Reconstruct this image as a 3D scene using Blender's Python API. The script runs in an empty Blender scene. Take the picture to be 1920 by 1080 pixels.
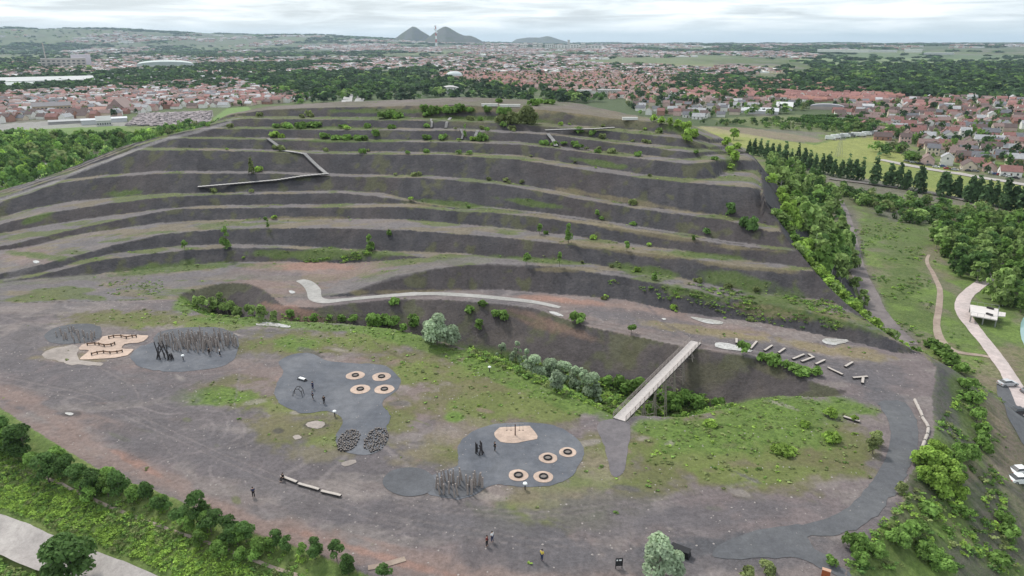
import bpy, math, random
import numpy as np
from mathutils import Vector
from mathutils.bvhtree import BVHTree
R = math.radians
S = bpy.context.scene
COL = S.collection
# ------------------------------------------------------------------ camera, sky, sun, exposure
PITCH = 19.77; CAMZ = 62.0; F = 1280.0
cd = bpy.data.cameras.new('camera'); cam = bpy.data.objects.new('camera', cd); COL.objects.link(cam)
cd.lens = 24; cd.sensor_width = 36; cd.clip_start = 0.5; cd.clip_end = 80000
cam.location = (0, 0, CAMZ); cam.rotation_euler = (R(90 - PITCH), 0, 0)
S.camera = cam
SUN_EL, SUN_AZ = 52, -35
W = bpy.data.worlds.new("World"); S.world = W; W.use_nodes = True
wn = W.node_tree; wn.nodes.clear()
def wnode(t): return wn.nodes.new(t)
sky = wnode('ShaderNodeTexSky'); sky.sky_type = 'NISHITA'; sky.sun_disc = False
sky.sun_elevation = R(SUN_EL); sky.sun_rotation = R(SUN_AZ); sky.air_density = 1.0; sky.dust_density = 2.5
bg1 = wnode('ShaderNodeBackground'); bg1.inputs[1].default_value = 0.12
wn.links.new(sky.outputs[0], bg1.inputs[0])
tc = wnode('ShaderNodeTexCoord'); sep = wnode('ShaderNodeSeparateXYZ'); wn.links.new(tc.outputs['Generated'], sep.inputs[0])
mx = wnode('ShaderNodeMath'); mx.operation = 'MAXIMUM'; mx.inputs[1].default_value = 0.0; wn.links.new(sep.outputs[2], mx.inputs[0])
ad = wnode('ShaderNodeMath'); ad.operation = 'ADD'; ad.inputs[1].default_value = 0.035; wn.links.new(mx.outputs[0], ad.inputs[0])
def wdiv(o):
    d = wnode('ShaderNodeMath'); d.operation = 'DIVIDE'; wn.links.new(o, d.inputs[0]); wn.links.new(ad.outputs[0], d.inputs[1]); return d
dx = wdiv(sep.outputs[0]); dy = wdiv(sep.outputs[1])
cmb = wnode('ShaderNodeCombineXYZ'); wn.links.new(dx.outputs[0], cmb.inputs[0]); wn.links.new(dy.outputs[0], cmb.inputs[1])
n1 = wnode('ShaderNodeTexNoise'); n1.inputs['Scale'].default_value = 1.0; n1.inputs['Detail'].default_value = 7; n1.inputs['Roughness'].default_value = 0.55
n1.inputs['Distortion'].default_value = 0.3
mpv = wnode('ShaderNodeMapping'); mpv.inputs['Scale'].default_value = (7.0, 7.0, 75.0); wn.links.new(tc.outputs['Generated'], mpv.inputs[0]); wn.links.new(mpv.outputs[0], n1.inputs['Vector'])
cr = wnode('ShaderNodeValToRGB'); wn.links.new(n1.outputs['Fac'], cr.inputs[0])
e = cr.color_ramp.elements; e[0].position = 0.38; e[0].color = (0.52, 0.575, 0.61, 1); e[1].position = 0.60; e[1].color = (0.92, 0.95, 0.97, 1)
x_ = cr.color_ramp.elements.new(0.5); x_.color = (0.71, 0.775, 0.81, 1)
# paler and even towards the horizon, where far clouds close up
hz = wnode('ShaderNodeMapRange'); hz.inputs[1].default_value = 0.0; hz.inputs[2].default_value = 0.030; wn.links.new(sep.outputs[2], hz.inputs[0])
mxc = wnode('ShaderNodeMix'); mxc.data_type = 'RGBA'; wn.links.new(hz.outputs[0], mxc.inputs[0])
mxc.inputs[6].default_value = (0.685, 0.785, 0.845, 1); wn.links.new(cr.outputs[0], mxc.inputs[7])
bg2 = wnode('ShaderNodeBackground'); bg2.inputs[1].default_value = 0.79; wn.links.new(mxc.outputs[2], bg2.inputs[0])
ms = wnode('ShaderNodeMixShader'); ms.inputs[0].default_value = 0.9
wn.links.new(bg1.outputs[0], ms.inputs[1]); wn.links.new(bg2.outputs[0], ms.inputs[2])
wo = wnode('ShaderNodeOutputWorld'); wn.links.new(ms.outputs[0], wo.inputs[0])
sl = bpy.data.lights.new('sun', 'SUN'); sl.energy = 1.7; sl.angle = R(8); sl.color = (1.0, 0.96, 0.90)
so = bpy.data.objects.new('sun', sl); COL.objects.link(so)
so.rotation_euler = (R(90 - SUN_EL), 0, R(180 - SUN_AZ)); so.location = (0, 0, 400)
S.view_settings.view_transform = 'Standard'; S.view_settings.look = 'None'; S.view_settings.gamma = 1
S.view_settings.use_curve_mapping = False; S.view_settings.exposure = 0.82
S.cycles.max_bounces = 5; S.cycles.diffuse_bounces = 2; S.cycles.transparent_max_bounces = 6; S.cycles.volume_bounces = 1
S.cycles.use_denoising = True
# ------------------------------------------------------------------ projection helpers
cp, sp = math.cos(R(PITCH)), math.sin(R(PITCH))
def un(x, y, z=0.0):
    u = x - 960.0; w = 540.0 - y
    b = F * cp + w * sp; c = -F * sp + w * cp
    t = (z - CAMZ) / c
    return u * t, b * t
def unz(x, y, z=0.0):
    a, b = un(x, y, z); return (a, b, z)
def pix(X, Y, Z):
    dz = Z - CAMZ
    depth = Y * cp - dz * sp; up = Y * sp + dz * cp
    return 960 + F * X / depth, 540 - F * up / depth
# ------------------------------------------------------------------ noise in numpy
def _hash(ix, iy, seed):
    h = (ix.astype(np.int64) * 374761393 + iy.astype(np.int64) * 668265263 + seed * 974711) & 0xffffffff
    h = ((h ^ (h >> 13)) * 1274126177) & 0xffffffff
    return ((h ^ (h >> 16)) & 0xffffff) / float(0xffffff)
def vnoise(x, y, seed=0):
    ix = np.floor(x); iy = np.floor(y); fx = x - ix; fy = y - iy
    fx = fx * fx * (3 - 2 * fx); fy = fy * fy * (3 - 2 * fy)
    a = _hash(ix, iy, seed); b = _hash(ix + 1, iy, seed); c = _hash(ix, iy + 1, seed); d = _hash(ix + 1, iy + 1, seed)
    return (a * (1 - fx) + b * fx) * (1 - fy) + (c * (1 - fx) + d * fx) * fy
def fbm(x, y, seed=0, oct=4):
    x = np.asarray(x, float); y = np.asarray(y, float); s = 0; a = 0.5; t = 0
    for k in range(oct):
        s = s + a * vnoise(x, y, seed + k * 17); t += a; a *= 0.5; x = x * 2.03 + 11.3; y = y * 2.03 - 7.1
    return s / t
def smooth(a, b, v):
    t = np.clip((v - a) / (b - a), 0, 1); return t * t * (3 - 2 * t)
def inpoly(px, py, poly):
    poly = np.asarray(poly, float); n = len(poly); res = np.zeros(px.shape, bool); j = n - 1
    for i in range(n):
        xi, yi = poly[i]; xj, yj = poly[j]
        c = ((yi > py) != (yj > py))
        with np.errstate(divide='ignore', invalid='ignore'):
            res ^= c & (px < (xj - xi) * (py - yi) / (yj - yi + 1e-12) + xi)
        j = i
    return res
def dist_poly(px, py, pts, closed=True, want=None):
    pts = np.asarray(pts, float); best = np.full(px.shape, 1e9); bv = np.zeros(px.shape)
    n = len(pts); m = n if closed else n - 1
    for i in range(m):
        a = pts[i]; b = pts[(i + 1) % n]; d = b[:2] - a[:2]; L = d.dot(d) + 1e-9
        t = np.clip(((px - a[0]) * d[0] + (py - a[1]) * d[1]) / L, 0, 1)
        q = np.hypot(px - a[0] - t * d[0], py - a[1] - t * d[1])
        k = q < best; best[k] = q[k]
        if want is not None: bv[k] = (want[i] + (want[(i + 1) % n] - want[i]) * t)[k]
    return (best, bv) if want is not None else best
# ------------------------------------------------------------------ materials
MATS = {}
class NB:
    def __init__(s, name):
        s.m = bpy.data.materials.new(name); s.m.use_nodes = True; s.t = s.m.node_tree
        s.p = s.t.nodes['Principled BSDF']; s.p.inputs['Roughness'].default_value = 0.9
        s.p.inputs['Specular IOR Level'].default_value = 0.25
        s.geo = s.t.nodes.new('ShaderNodeNewGeometry'); s.tc = s.t.nodes.new('ShaderNodeTexCoord')
    def n(s, t): return s.t.nodes.new(t)
    def l(s, a, b): s.t.links.new(a, b)
    def noise(s, scale, detail=4, rough=0.6, vec=None, squash=None):
        v = vec or s.geo.outputs['Position']
        if squash:
            mp = s.n('ShaderNodeMapping'); mp.inputs['Scale'].default_value = squash; s.l(v, mp.inputs[0]); v = mp.outputs[0]
        q = s.n('ShaderNodeTexNoise'); q.inputs['Scale'].default_value = scale; q.inputs['Detail'].default_value = detail
        q.inputs['Roughness'].default_value = rough; s.l(v, q.inputs['Vector']); return q.outputs['Fac']
    def rng(s, fac, a, b, lo, hi):
        q = s.n('ShaderNodeMapRange'); s.l(fac, q.inputs[0])
        for i, v in enumerate((a, b, lo, hi)): q.inputs[i + 1].default_value = v
        return q.outputs[0]
    def mix(s, fac, a, b, mode='MIX'):
        q = s.n('ShaderNodeMix'); q.data_type = 'RGBA'; q.blend_type = mode
        for v, i in ((fac, 0), (a, 6), (b, 7)):
            if hasattr(v, 'is_linked'): s.l(v, q.inputs[i])
            else: q.inputs[i].default_value = v if i == 0 else (*v, 1)
        return q.outputs[2]
    def mul(s, col, fac):      # colour x scalar
        q = s.n('ShaderNodeVectorMath'); q.operation = 'SCALE'; s.l(col, q.inputs[0]); s.l(fac, q.inputs['Scale']); return q.outputs[0]
    def rgb(s, c):
        q = s.n('ShaderNodeRGB'); q.outputs[0].default_value = (*c, 1); return q.outputs[0]
    def attr(s, name):
        q = s.n('ShaderNodeAttribute'); q.attribute_name = name; return q
    def bump(s, h, st, dist):
        b = s.n('ShaderNodeBump'); b.inputs['Strength'].default_value = st; b.inputs['Distance'].default_value = dist
        s.l(h, b.inputs['Height']); s.l(b.outputs[0], s.p.inputs['Normal'])
    def out(s, c): s.l(c, s.p.inputs['Base Color']); return s.m
def simple(name, c, rough=0.85, scale=3.0, var=0.25, spec=0.25, bump=0.0, metal=0.0, obj=True):
    if name in MATS: return MATS[name]
    b = NB(name); b.p.inputs['Roughness'].default_value = rough; b.p.inputs['Specular IOR Level'].default_value = spec
    b.p.inputs['Metallic'].default_value = metal
    f = b.noise(scale, 5, 0.65)
    b.out(b.mul(b.rgb(c), b.rng(f, 0.25, 0.75, 1 - var, 1 + var)))
    if bump: b.bump(f, bump, 0.05)
    MATS[name] = b.m; return b.m
# ------------------------------------------------------------------ mesh helpers
def mesh_np(name, V, quads, mats, midx=None, attrs=None, smooth_=False, tri=False):
    me = bpy.data.meshes.new(name); V = np.asarray(V, np.float32); quads = np.asarray(quads, np.int32); k = quads.shape[1]
    me.vertices.add(len(V)); me.vertices.foreach_set('co', V.ravel())
    me.loops.add(quads.size); me.loops.foreach_set('vertex_index', quads.ravel())
    me.polygons.add(len(quads)); me.polygons.foreach_set('loop_start', np.arange(0, quads.size, k, dtype=np.int32))
    me.polygons.foreach_set('loop_total', np.full(len(quads), k, np.int32))
    for m in mats: me.materials.append(m)
    if midx is not None: me.polygons.foreach_set('material_index', np.asarray(midx, np.int32))
    me.update(calc_edges=True)
    if smooth_: me.polygons.foreach_set('use_smooth', np.ones(len(quads), bool))
    if attrs:
        for an, av in attrs.items():
            av = np.asarray(av, np.float32)
            if av.ndim == 2:
                a = me.attributes.new(an, 'FLOAT_COLOR', 'POINT')
                if av.shape[1] == 3: av = np.concatenate([av, np.ones((len(av), 1), np.float32)], 1)
                a.data.foreach_set('color', av.ravel())
            else:
                a = me.attributes.new(an, 'FLOAT', 'POINT'); a.data.foreach_set('value', av.ravel())
    me.validate(); me.update()
    return me
class MB:
    """collects faces (any size) of one mesh"""
    def __init__(s): s.v = []; s.f = []; s.mi = []
    def add(s, vs, fs, mi=0):
        o = len(s.v); s.v += [tuple(p) for p in vs]; s.f += [tuple(i + o for i in f) for f in fs]; s.mi += [mi] * len(fs)
    def box(s, c, d, rz=0.0, mi=0, taper=1.0):
        x, y, z = d[0] / 2, d[1] / 2, d[2] / 2; vs = []
        for sx, sy, sz in ((-1,-1,-1),(1,-1,-1),(1,1,-1),(-1,1,-1),(-1,-1,1),(1,-1,1),(1,1,1),(-1,1,1)):
            k = taper if sz > 0 else 1
            a, b = sx * x * k, sy * y * k
            vs.append((c[0] + a * math.cos(rz) - b * math.sin(rz), c[1] + a * math.sin(rz) + b * math.cos(rz), c[2] + sz * z))
        s.add(vs, [(0,3,2,1),(4,5,6,7),(0,1,5,4),(1,2,6,5),(2,3,7,6),(3,0,4,7)], mi)
    def tube(s, p, q, r0, r1=None, n=8, mi=0, cap=True, wob=0.0):
        r1 = r0 if r1 is None else r1; p = Vector(p); q = Vector(q); d = (q - p).normalized()
        a = d.orthogonal().normalized(); b = d.cross(a); vs = []
        for c, r in ((p, r0), (q, r1)):
            for i in range(n):
                t = 2 * math.pi * i / n; rr = r * (1 + wob * math.sin(i * 2.7 + r * 9)); vs.append(c + (a * math.cos(t) + b * math.sin(t)) * rr)
        fs = [(i, (i + 1) % n, n + (i + 1) % n, n + i) for i in range(n)]
        if cap: fs += [tuple(range(n - 1, -1, -1)), tuple(range(n, 2 * n))]
        s.add(vs, fs, mi)
    def mesh(s, name, mats, sm=False):
        me = bpy.data.meshes.new(name); me.from_pydata(s.v, [], s.f)
        for m in mats: me.materials.append(m)
        me.polygons.foreach_set('material_index', s.mi)
        if sm: me.polygons.foreach_set('use_smooth', [True] * len(s.f))
        me.update(); return me
def link(name, me, parent=None, loc=None):
    o = bpy.data.objects.new(name, me); COL.objects.link(o)
    if parent: o.parent = parent
    if loc is not None: o.location = loc
    return o
def tag(o, label=None, cat=None, group=None, kind=None):
    if label: o['label'] = label
    if cat: o['category'] = cat
    if group: o['group'] = group
    if kind: o['kind'] = kind
    return o
def copy_tree(o, parent=None):
    c = o.copy(); COL.objects.link(c); c.parent = parent
    for ch in KIDS.get(o.name, []): 
        d = ch.copy(); COL.objects.link(d); d.parent = c; lst = KIDS.setdefault(c.name, []); lst.append(d)
        for g in KIDS.get(ch.name, []):
            e_ = g.copy(); COL.objects.link(e_); e_.parent = d; KIDS.setdefault(d.name, []).append(e_)
    return c
KIDS = {}
def part(name, me, parent, mats=None):
    o = link(name, me, parent); KIDS.setdefault(parent.name, []).append(o); return o
def empty(name, loc=(0, 0, 0), rz=0.0):
    o = bpy.data.objects.new(name, None); COL.objects.link(o); o.location = loc; o.rotation_euler = (0, 0, rz); o.empty_display_size = 0.3; return o
# ------------------------------------------------------------------ heap contour lines (toe / crest of each tier), laid out along bearing
LN = {
'A_t': [(-260,575),(600,557),(650,556),(700,553),(790,548),(850,545),(940,543),(1073,554),(1173,563),(1280,587),(1413,603),(1513,623),(1613,645),(1680,662),(1730,664)],
'A_c': [(-260,574),(600,556),(650,550),(740,517),(840,500),(923,494),(1040,500),(1173,520),(1280,540),(1370,560),(1450,572),(1560,592),(1620,614),(1680,640),(1730,662)],
'S_t': [(-260,573),(0,530),(73,523),(167,515),(300,503),(400,493),(533,490),(640,494),(707,490),(800,483),(923,488),(1040,494),(1173,514),(1280,532),(1370,553),(1450,564),(1560,582),(1730,660)],
'S_c': [(-260,572),(0,529),(73,517),(120,505),(167,491),(233,482),(333,470),(433,464),(533,465),(633,470),(690,475),(760,480),(800,482),(923,487.5),(1040,493),(1173,513),(1280,531),(1370,552),(1450,563),(1560,581),(1730,660)],
'R_t': [(-260,571),(0,524),(73,512),(120,500),(150,488),(233,473),(333,461),(433,457),(533,460),(633,466),(707,470),(873,475),(923,482),(1040,487),(1173,504),(1280,522),(1370,542),(1450,552),(1560,565),(1730,660)],
'R_c': [(-260,570),(0,514),(100,490),(120,485),(167,472),(233,455),(300,440),(367,433),(467,428),(633,428),(773,432),(940,445),(1040,455),(1173,470),(1280,483),(1380,498),(1493,507),(1520,508)],
'Q_t': [(-260,550),(0,470),(67,460),(133,442),(200,432),(300,418),(417,412),(533,410),(640,410),(773,412),(940,427),(1040,438),(1173,455),(1280,470),(1380,486),(1493,500),(1520,503)],
'Q_c': [(-260,540),(0,462),(20,458),(67,447),(167,423),(267,403),(333,392),(433,390),(633,389),(773,388),(850,396),(923,398),(1040,411),(1173,430),(1280,445),(1380,461),(1463,468),(1500,471)],
'P_t': [(-260,510),(0,438),(33,432),(100,420),(200,405),(300,392),(400,385),(633,382),(773,382),(850,391),(923,392),(1040,405),(1173,425),(1280,441),(1380,458),(1463,465),(1500,470)],
'P_c': [(-260,492),(0,420),(100,398),(200,382),(300,370),(400,365),(633,362),(700,367),(780,379),(850,389),(923,391),(1040,404),(1173,424),(1280,440),(1380,457),(1500,469)],
'O_t': [(-260,480),(0,408),(50,393),(133,378),(233,368),(300,363),(640,357),(720,362),(780,377),(850,387),(923,388),(1040,401),(1173,420),(1280,437),(1380,454),(1500,468)],
'O_c': [(-260,455),(0,379),(50,364),(110,343),(200,332),(300,325),(500,325),(610,330),(640,331),(807,334),(940,346),(1007,358),(1073,371),(1207,393),(1280,402),(1357,411),(1420,427),(1445,434)],
'N_t': [(-260,450),(0,375),(50,358),(110,338),(200,328),(300,321),(500,321),(640,326),(807,329),(940,340),(1007,351),(1073,363),(1207,388),(1280,396),(1357,404),(1420,417),(1445,424)],
'N_c': [(-260,446),(0,370),(100,336),(143,323),(200,303),(260,281),(400,282),(533,286),(640,289),(833,290),(973,299),(1073,315),(1207,334),(1280,341),(1347,347),(1390,349),(1430,356)],
'M_t': [(-260,444),(0,367),(143,319),(200,299),(260,277),(400,278),(533,281),(640,284),(833,285),(973,291),(1073,307),(1207,327),(1280,334),(1325,336),(1345,334),(1356,320)],
'M_c': [(-260,443),(0,365),(143,317),(200,294),(260,272),(310,259),(500,262),(640,265),(867,267),(973,271),(1040,278),(1140,291),(1280,306),(1315,306),(1335,302),(1356,300)],
'L_t': [(-260,442),(0,363),(143,315),(260,269),(310,256),(500,258),(640,261),(867,263),(973,266),(1140,284),(1280,298),(1305,296),(1330,290),(1356,288)],
'L_c': [(-260,441),(0,362),(143,313),(260,266),(310,254),(377,241),(500,242),(640,244),(853,245),(990,250),(1040,254),(1168,270),(1280,284),(1305,286),(1330,284)],
'K_t': [(-260,441),(0,361),(143,312),(260,265),(377,238),(500,238),(640,240),(853,241),(990,246),(1040,250),(1168,264),(1280,276),(1330,280)],
'K_c': [(-260,440),(0,360),(260,264),(377,237),(415,229),(450,223),(640,224),(850,227),(960,232),(1050,239),(1200,251),(1265,258),(1300,264),(1330,275)],
'T_t': [(-260,440),(0,360),(377,236),(440,218),(450,218),(640,219),(850,221),(960,226),(1050,233),(1200,244),(1265,252),(1330,268)],
'T_c': [(-260,440),(0,359),(377,236),(430,215),(500,206),(567,203),(640,201),(860,197),(960,203),(1023,206),(1100,215),(1140,221),(1230,230),(1290,240),(1330,260)],
}
ORDER = ['A_t','A_c','S_t','S_c','R_t','R_c','Q_t','Q_c','P_t','P_c','O_t','O_c','N_t','N_c','M_t','M_c','L_t','L_c','K_t','K_c','T_t','T_c']
EDGE = [(-260,439),(0,357),(83,333),(167,300),(233,273),(300,256),(383,237),(430,213),(500,200),(567,195),(640,191),(760,187),(860,182),(1000,187),(1080,193),(1150,208),(1200,218),(1290,232),(1320,243),(1387,275),(1417,297),(1428,330),(1432,375),(1457,410),(1467,437),(1493,467),(1520,500),(1553,537),(1597,577),(1640,610),(1680,637),(1723,660),(1730,664)]
cx = np.arange(-260, 1731, 6.0)
def lin(k, x): a = np.array(k, float); return np.interp(x, a[:, 0], a[:, 1])
edge_y = lin(EDGE, cx)
Y = [lin(LN[k], cx) for k in ORDER]
for j in range(len(Y)):
    if j: Y[j] = np.minimum(Y[j], Y[j - 1])
    Y[j] = np.maximum(Y[j], edge_y)
Y.append(edge_y)
Z = [np.zeros_like(cx)]
TS = 0.66
for j in range(1, len(Y)):
    z0 = Z[-1]; z = z0.copy()
    ya, yb = Y[j - 1], Y[j]
    Xa, Ya = un(cx, ya, z0)
    rise = TS if j % 2 == 1 and j < len(Y) - 1 else 0.015
    lo = z0.copy(); hi = z0 + 30
    for _ in range(40):
        m = (lo + hi) / 2; Xb, Yb = un(cx, yb, m)
        d = np.hypot(Xb, Yb) - np.hypot(Xa, Ya); big = (m - z0) > rise * np.where(m < CAMZ - 5, d, -1)
        hi = np.where(big, m, hi); lo = np.where(big, lo, m)
    z = lo; z = np.where(ya - yb < 0.01, z0, z)
    z = np.minimum(z, 38.5)
    Z.append(z)
ker = np.exp(-np.linspace(-2, 2, 11) ** 2); ker /= ker.sum()
for j in range(1, len(Z)):
    zz = np.pad(Z[j], 5, mode='edge'); Z[j] = np.convolve(zz, ker, 'valid')
PTS = []
for j in range(len(Y)):
    a, b = un(cx, Y[j], Z[j]); PTS.append(np.stack([a, b, Z[j]], 1))
PTS = np.array(PTS)                      # lines x columns x 3
nl, nc = PTS.shape[:2]
tv = PTS.reshape(-1, 3)
tf = [(j * nc + i, j * nc + i + 1, (j + 1) * nc + i + 1, (j + 1) * nc + i) for j in range(nl - 1) for i in range(nc - 1)]
bvh = BVHTree.FromPolygons([tuple(v) for v in tv], tf)
EP = PTS[-1]
PLATEAU_PX = [(-420,600),(-300,640),(-120,700),(0,765),(100,830),(200,890),(330,935),(450,990),(600,1040),(690,1078),(800,1120),(1000,1160),(1300,1160),(1560,1120),(1600,1060),(1640,1000),(1690,950),(1700,900),(1735,850),(1752,810),(1748,750),(1756,690),(1728,663),(1500,600),(900,530),(0,530),(-260,560)]
PLATEAU = np.array([un(*p) for p in PLATEAU_PX])
PIT_PX = [(333,560),(350,577),(383,590),(467,597),(560,603),(640,607),(740,617),(790,630),(853,647),(890,660),(940,680),(1007,712),(1070,745),(1140,778),(1160,784),(1200,780),(1280,783),(1380,763),(1463,742),(1530,745),(1580,742),(1590,733),(1570,730),(1514,712),(1470,690),(1424,672),(1373,664),(1317,655),(1273,648),(1180,628),(1107,613),(1057,597),(1000,577),(940,570),(840,562),(740,560),(640,571),(590,577),(535,575),(515,560),(493,543),(467,533),(420,532),(383,540),(345,550)]
PIT = np.array([un(*p) for p in PIT_PX])
def base_height(X, Yw):
    shp = X.shape; X = X.ravel(); Yw = Yw.ravel(); r = np.hypot(X, Yw)
    z = np.zeros(X.shape); cls = np.zeros(X.shape); col = np.zeros(X.shape)   # cls 0 plain,1 plateau,2 bench,3 slope,4 pit,5 flank,6 embankment
    near = (r < 760)
    d_p = np.full(X.shape, 1e6); d_p[near] = dist_poly(X[near], Yw[near], PLATEAU)
    ins = np.zeros(X.shape, bool); ins[near] = inpoly(X[near], Yw[near], PLATEAU)
    wl = smooth(-5, 30, X); slope = 0.30 + 0.28 * wl
    fl = -8 + -6 * np.maximum(wl, smooth(120, 210, Yw))
    zp = np.maximum(fl, -slope * np.maximum(d_p - 0.5, 0))
    zf = np.full(X.shape, -100.0)
    d_e, z_e = dist_poly(X[near], Yw[near], EP[:, :2], closed=False, want=EP[:, 2])
    zf[near] = z_e - (0.62 + 0.45 * smooth(0, 40, X[near])) * d_e
    zz = np.maximum(zp, np.maximum(zf, -14))
    cls = np.where(zf > np.maximum(zp, -13.5), 5, np.where(zp > -13.5, 6, 0)).astype(float)
    z = np.where(ins, 0.0, zz); cls[ins] = 1
    bb = near & (Yw > 120) & (X > -330) & (X < 200)
    idx = np.nonzero(bb)[0]; down = Vector((0, 0, -1))
    zi = z[idx]; ci = cls[idx]; co = col[idx]
    rc = bvh.ray_cast
    xs_ = X[idx].tolist(); ys_ = Yw[idx].tolist()
    for k in range(len(idx)):
        h = rc(Vector((xs_[k], ys_[k], 100)), down)
        if h[0] is not None:
            j, i = divmod(h[2], nc - 1); zi[k] = h[0].z; ci[k] = 3 if j % 2 == 0 else 2
            if j == nl - 2: ci[k] = 2
            co[k] = i
    z[idx] = zi; cls[idx] = ci; col[idx] = co
    # pit
    pb = near & (Yw > 90) & (Yw < 200) & (np.abs(X) < 160)
    i2 = np.nonzero(pb & inpoly(X, Yw, PIT))[0]
    dd = dist_poly(X[i2], Yw[i2], PIT)
    z[i2] = -np.minimum(8.5, 0.68 * dd); cls[i2] = 4
    # round the rims a little and let the pit floor settle
    # micro relief
    rough = np.where((cls == 3) | (cls == 5) | (cls == 4), 1.0, np.where(cls == 6, 0.8, 0.0))
    n = fbm(X / 3.1, Yw / 3.1, 5, 4) - 0.5
    g = fbm(X / 1.6 + Yw / 9, Yw / 6, 9, 3) - 0.5
    gul = fbm(col / 1.7, z / 9, 61, 3) - .5; z = z + np.where(cls == 3, 1.0, 0) * gul * .45
    z = z + rough * (0.5 * n + 0.35 * g) + np.where(cls == 2, 0.22, 0.0) * n * 2
    z = z + np.where(cls == 1, 0.5, 0) * (fbm(X / 22, Yw / 22, 3, 2) - 0.5) * smooth(0, 8, d_p)
    z = z + np.where((cls == 6) | (cls == 0), 1.0, 0) * (fbm(X / 14, Yw / 14, 33, 4) - 0.5) * 0.9 * smooth(900, 500, r)
    return z.reshape(shp), cls.reshape(shp), col.reshape(shp)
rr_ = [45.0]
while rr_[-1] < 27000:
    r_ = rr_[-1]
    if r_ < 330: d_ = 0.42
    elif r_ < 1000: d_ = 0.42 + (r_ - 330) * 0.012
    else: d_ = 8.5 + (r_ - 1000) * 0.03
    rr_.append(r_ + d_)
RR = np.array(rr_); NT = 820; TH = np.radians(np.linspace(-56, 56, NT))
GR, GT = np.meshgrid(RR, TH, indexing='ij')
GX = GR * np.sin(GT); GY = GR * np.cos(GT)
def far_height(X, Yw):
    r = np.hypot(X, Yw); th = np.degrees(np.arctan2(X, Yw))
    h = (fbm(X / 900, Yw / 900, 71, 3) - 0.5) * 10 * smooth(900, 3000, r)
    ridge = smooth(4, -34, th) * (0.8 + 0.35 * fbm(th / 7.0, r / 4000, 5, 3))
    h += smooth(6500, 10500, r) * ridge * 262
    h += smooth(4200, 8200, r) * (46 + 8 * fbm(th / 6, r / 3000, 88, 3)) * smooth(-30, -8, th)
    h += smooth(9000, 22000, r) * (15 + 80 * (fbm(th / 4.0, r / 9000, 15, 3) - 0.45))
    return h
Gz, Gc, Gcol = base_height(GX, GY)
Gz = Gz + np.where(GR > 760, far_height(GX, GY), 0)
def hgt(X, Yw):
    X = np.asarray(X, float); Yw = np.asarray(Yw, float); r = np.hypot(X, Yw); t = np.arctan2(X, Yw)
    i = np.clip(np.searchsorted(RR, r) - 1, 0, len(RR) - 2); fr = np.clip((r - RR[i]) / (RR[i + 1] - RR[i]), 0, 1)
    tt = (t - TH[0]) / (TH[1] - TH[0]); j = np.clip(np.floor(tt).astype(int), 0, NT - 2); ft = np.clip(tt - j, 0, 1)
    return (Gz[i, j] * (1 - fr) * (1 - ft) + Gz[i + 1, j] * fr * (1 - ft) + Gz[i, j + 1] * (1 - fr) * ft + Gz[i + 1, j + 1] * fr * ft)
def clsat(X, Yw):
    r = np.hypot(X, Yw); t = np.arctan2(X, Yw)
    i = np.clip(np.searchsorted(RR, r) - 1, 0, len(RR) - 2); j = np.clip(((t - TH[0]) / (TH[1] - TH[0])).astype(int), 0, NT - 1)
    return Gc[i, j]
def hit(x, y, rmin=50):
    """point of the ground seen at a pixel"""
    u = x - 960.0; w = 540.0 - y; b = F * cp + w * sp; c = -F * sp + w * cp
    L = math.hypot(u, b); r = np.concatenate([np.arange(rmin, 900, 0.5), np.geomspace(900, 25000, 1500)])
    X = u / L * r; Yw = b / L * r; zr = CAMZ + c / L * r
    k = np.nonzero(zr <= hgt(X, Yw))[0]
    k = k[0] if len(k) else len(r) - 1
    return float(X[k]), float(Yw[k]), float(hgt(X[k], Yw[k]))
# ------------------------------------------------------------------ ground colours
PU, PV = pix(GX, GY, Gz)
def c3(*c): return np.array(c, float)
n_big = fbm(GX / 18, GY / 18, 21, 5); n_mid = fbm(GX / 5, GY / 5, 22, 4); n_sm = fbm(GX / 1.6, GY / 1.6, 23, 3)
n_str = fbm(GX / 30 + GY / 60, GY / 5, 24, 4)
ROCK = c3(.050, .047, .052); BENCH = c3(.140, .127, .128); PLAT = c3(.148, .122, .122); PINK = c3(.235, .175, .155); OLIVE = c3(.125, .118, .055)
GREEN = c3(.088, .120, .036); BRIGHT = c3(.125, .190, .042); DRY = c3(.20, .165, .095)
C = np.zeros(GX.shape + (3,)); VEG = np.zeros(GX.shape)
def put(mask, col, a=1.0):
    w = np.clip(mask * a, 0, 1)[..., None]; C[...] = C * (1 - w) + col * w
warp = (n_mid - .5) * 1.0 + (n_sm - .5) * .7 + (n_big - .5) * .8
def blob(cx_, cy_, rx, ry, col, a=1.0, rot=0.0, soft=0.35, w=0.9, veg=None, only=None):
    s, c = math.sin(R(rot)), math.cos(R(rot)); du = PU - cx_; dv = PV - cy_
    near = (np.abs(du) < (rx + ry) * 1.8) & (np.abs(dv) < (rx + ry) * 1.8)
    e1 = np.where(near, np.sqrt(((du * c + dv * s) / rx) ** 2 + ((-du * s + dv * c) / ry) ** 2), 9)
    m = smooth(1 + soft, 1 - soft, e1 + warp * w) * a
    if only is not None: m = m * np.isin(Gc, only)
    put(m, col)
    if veg is not None: VEG[...] = np.maximum(VEG, m * veg)
    return m
base = np.where((Gc == 1)[..., None], PLAT, c3(.085, .11, .04))
C[...] = base
plat = (Gc == 1)
put(plat * smooth(.45, .62, n_big), c3(.118, .104, .108))
put(plat * smooth(.5, .68, n_str), c3(.178, .150, .142), .7)
put(plat * smooth(.52, .66, fbm(GX / 38, GY / 24, 131, 4)), c3(.190, .145, .130), .65)
put(plat * smooth(.54, .64, fbm(GX / 12 + n_big * 3, GY / 3.2 + n_big * 4, 132, 4)), c3(.215, .188, .175), .5)
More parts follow.
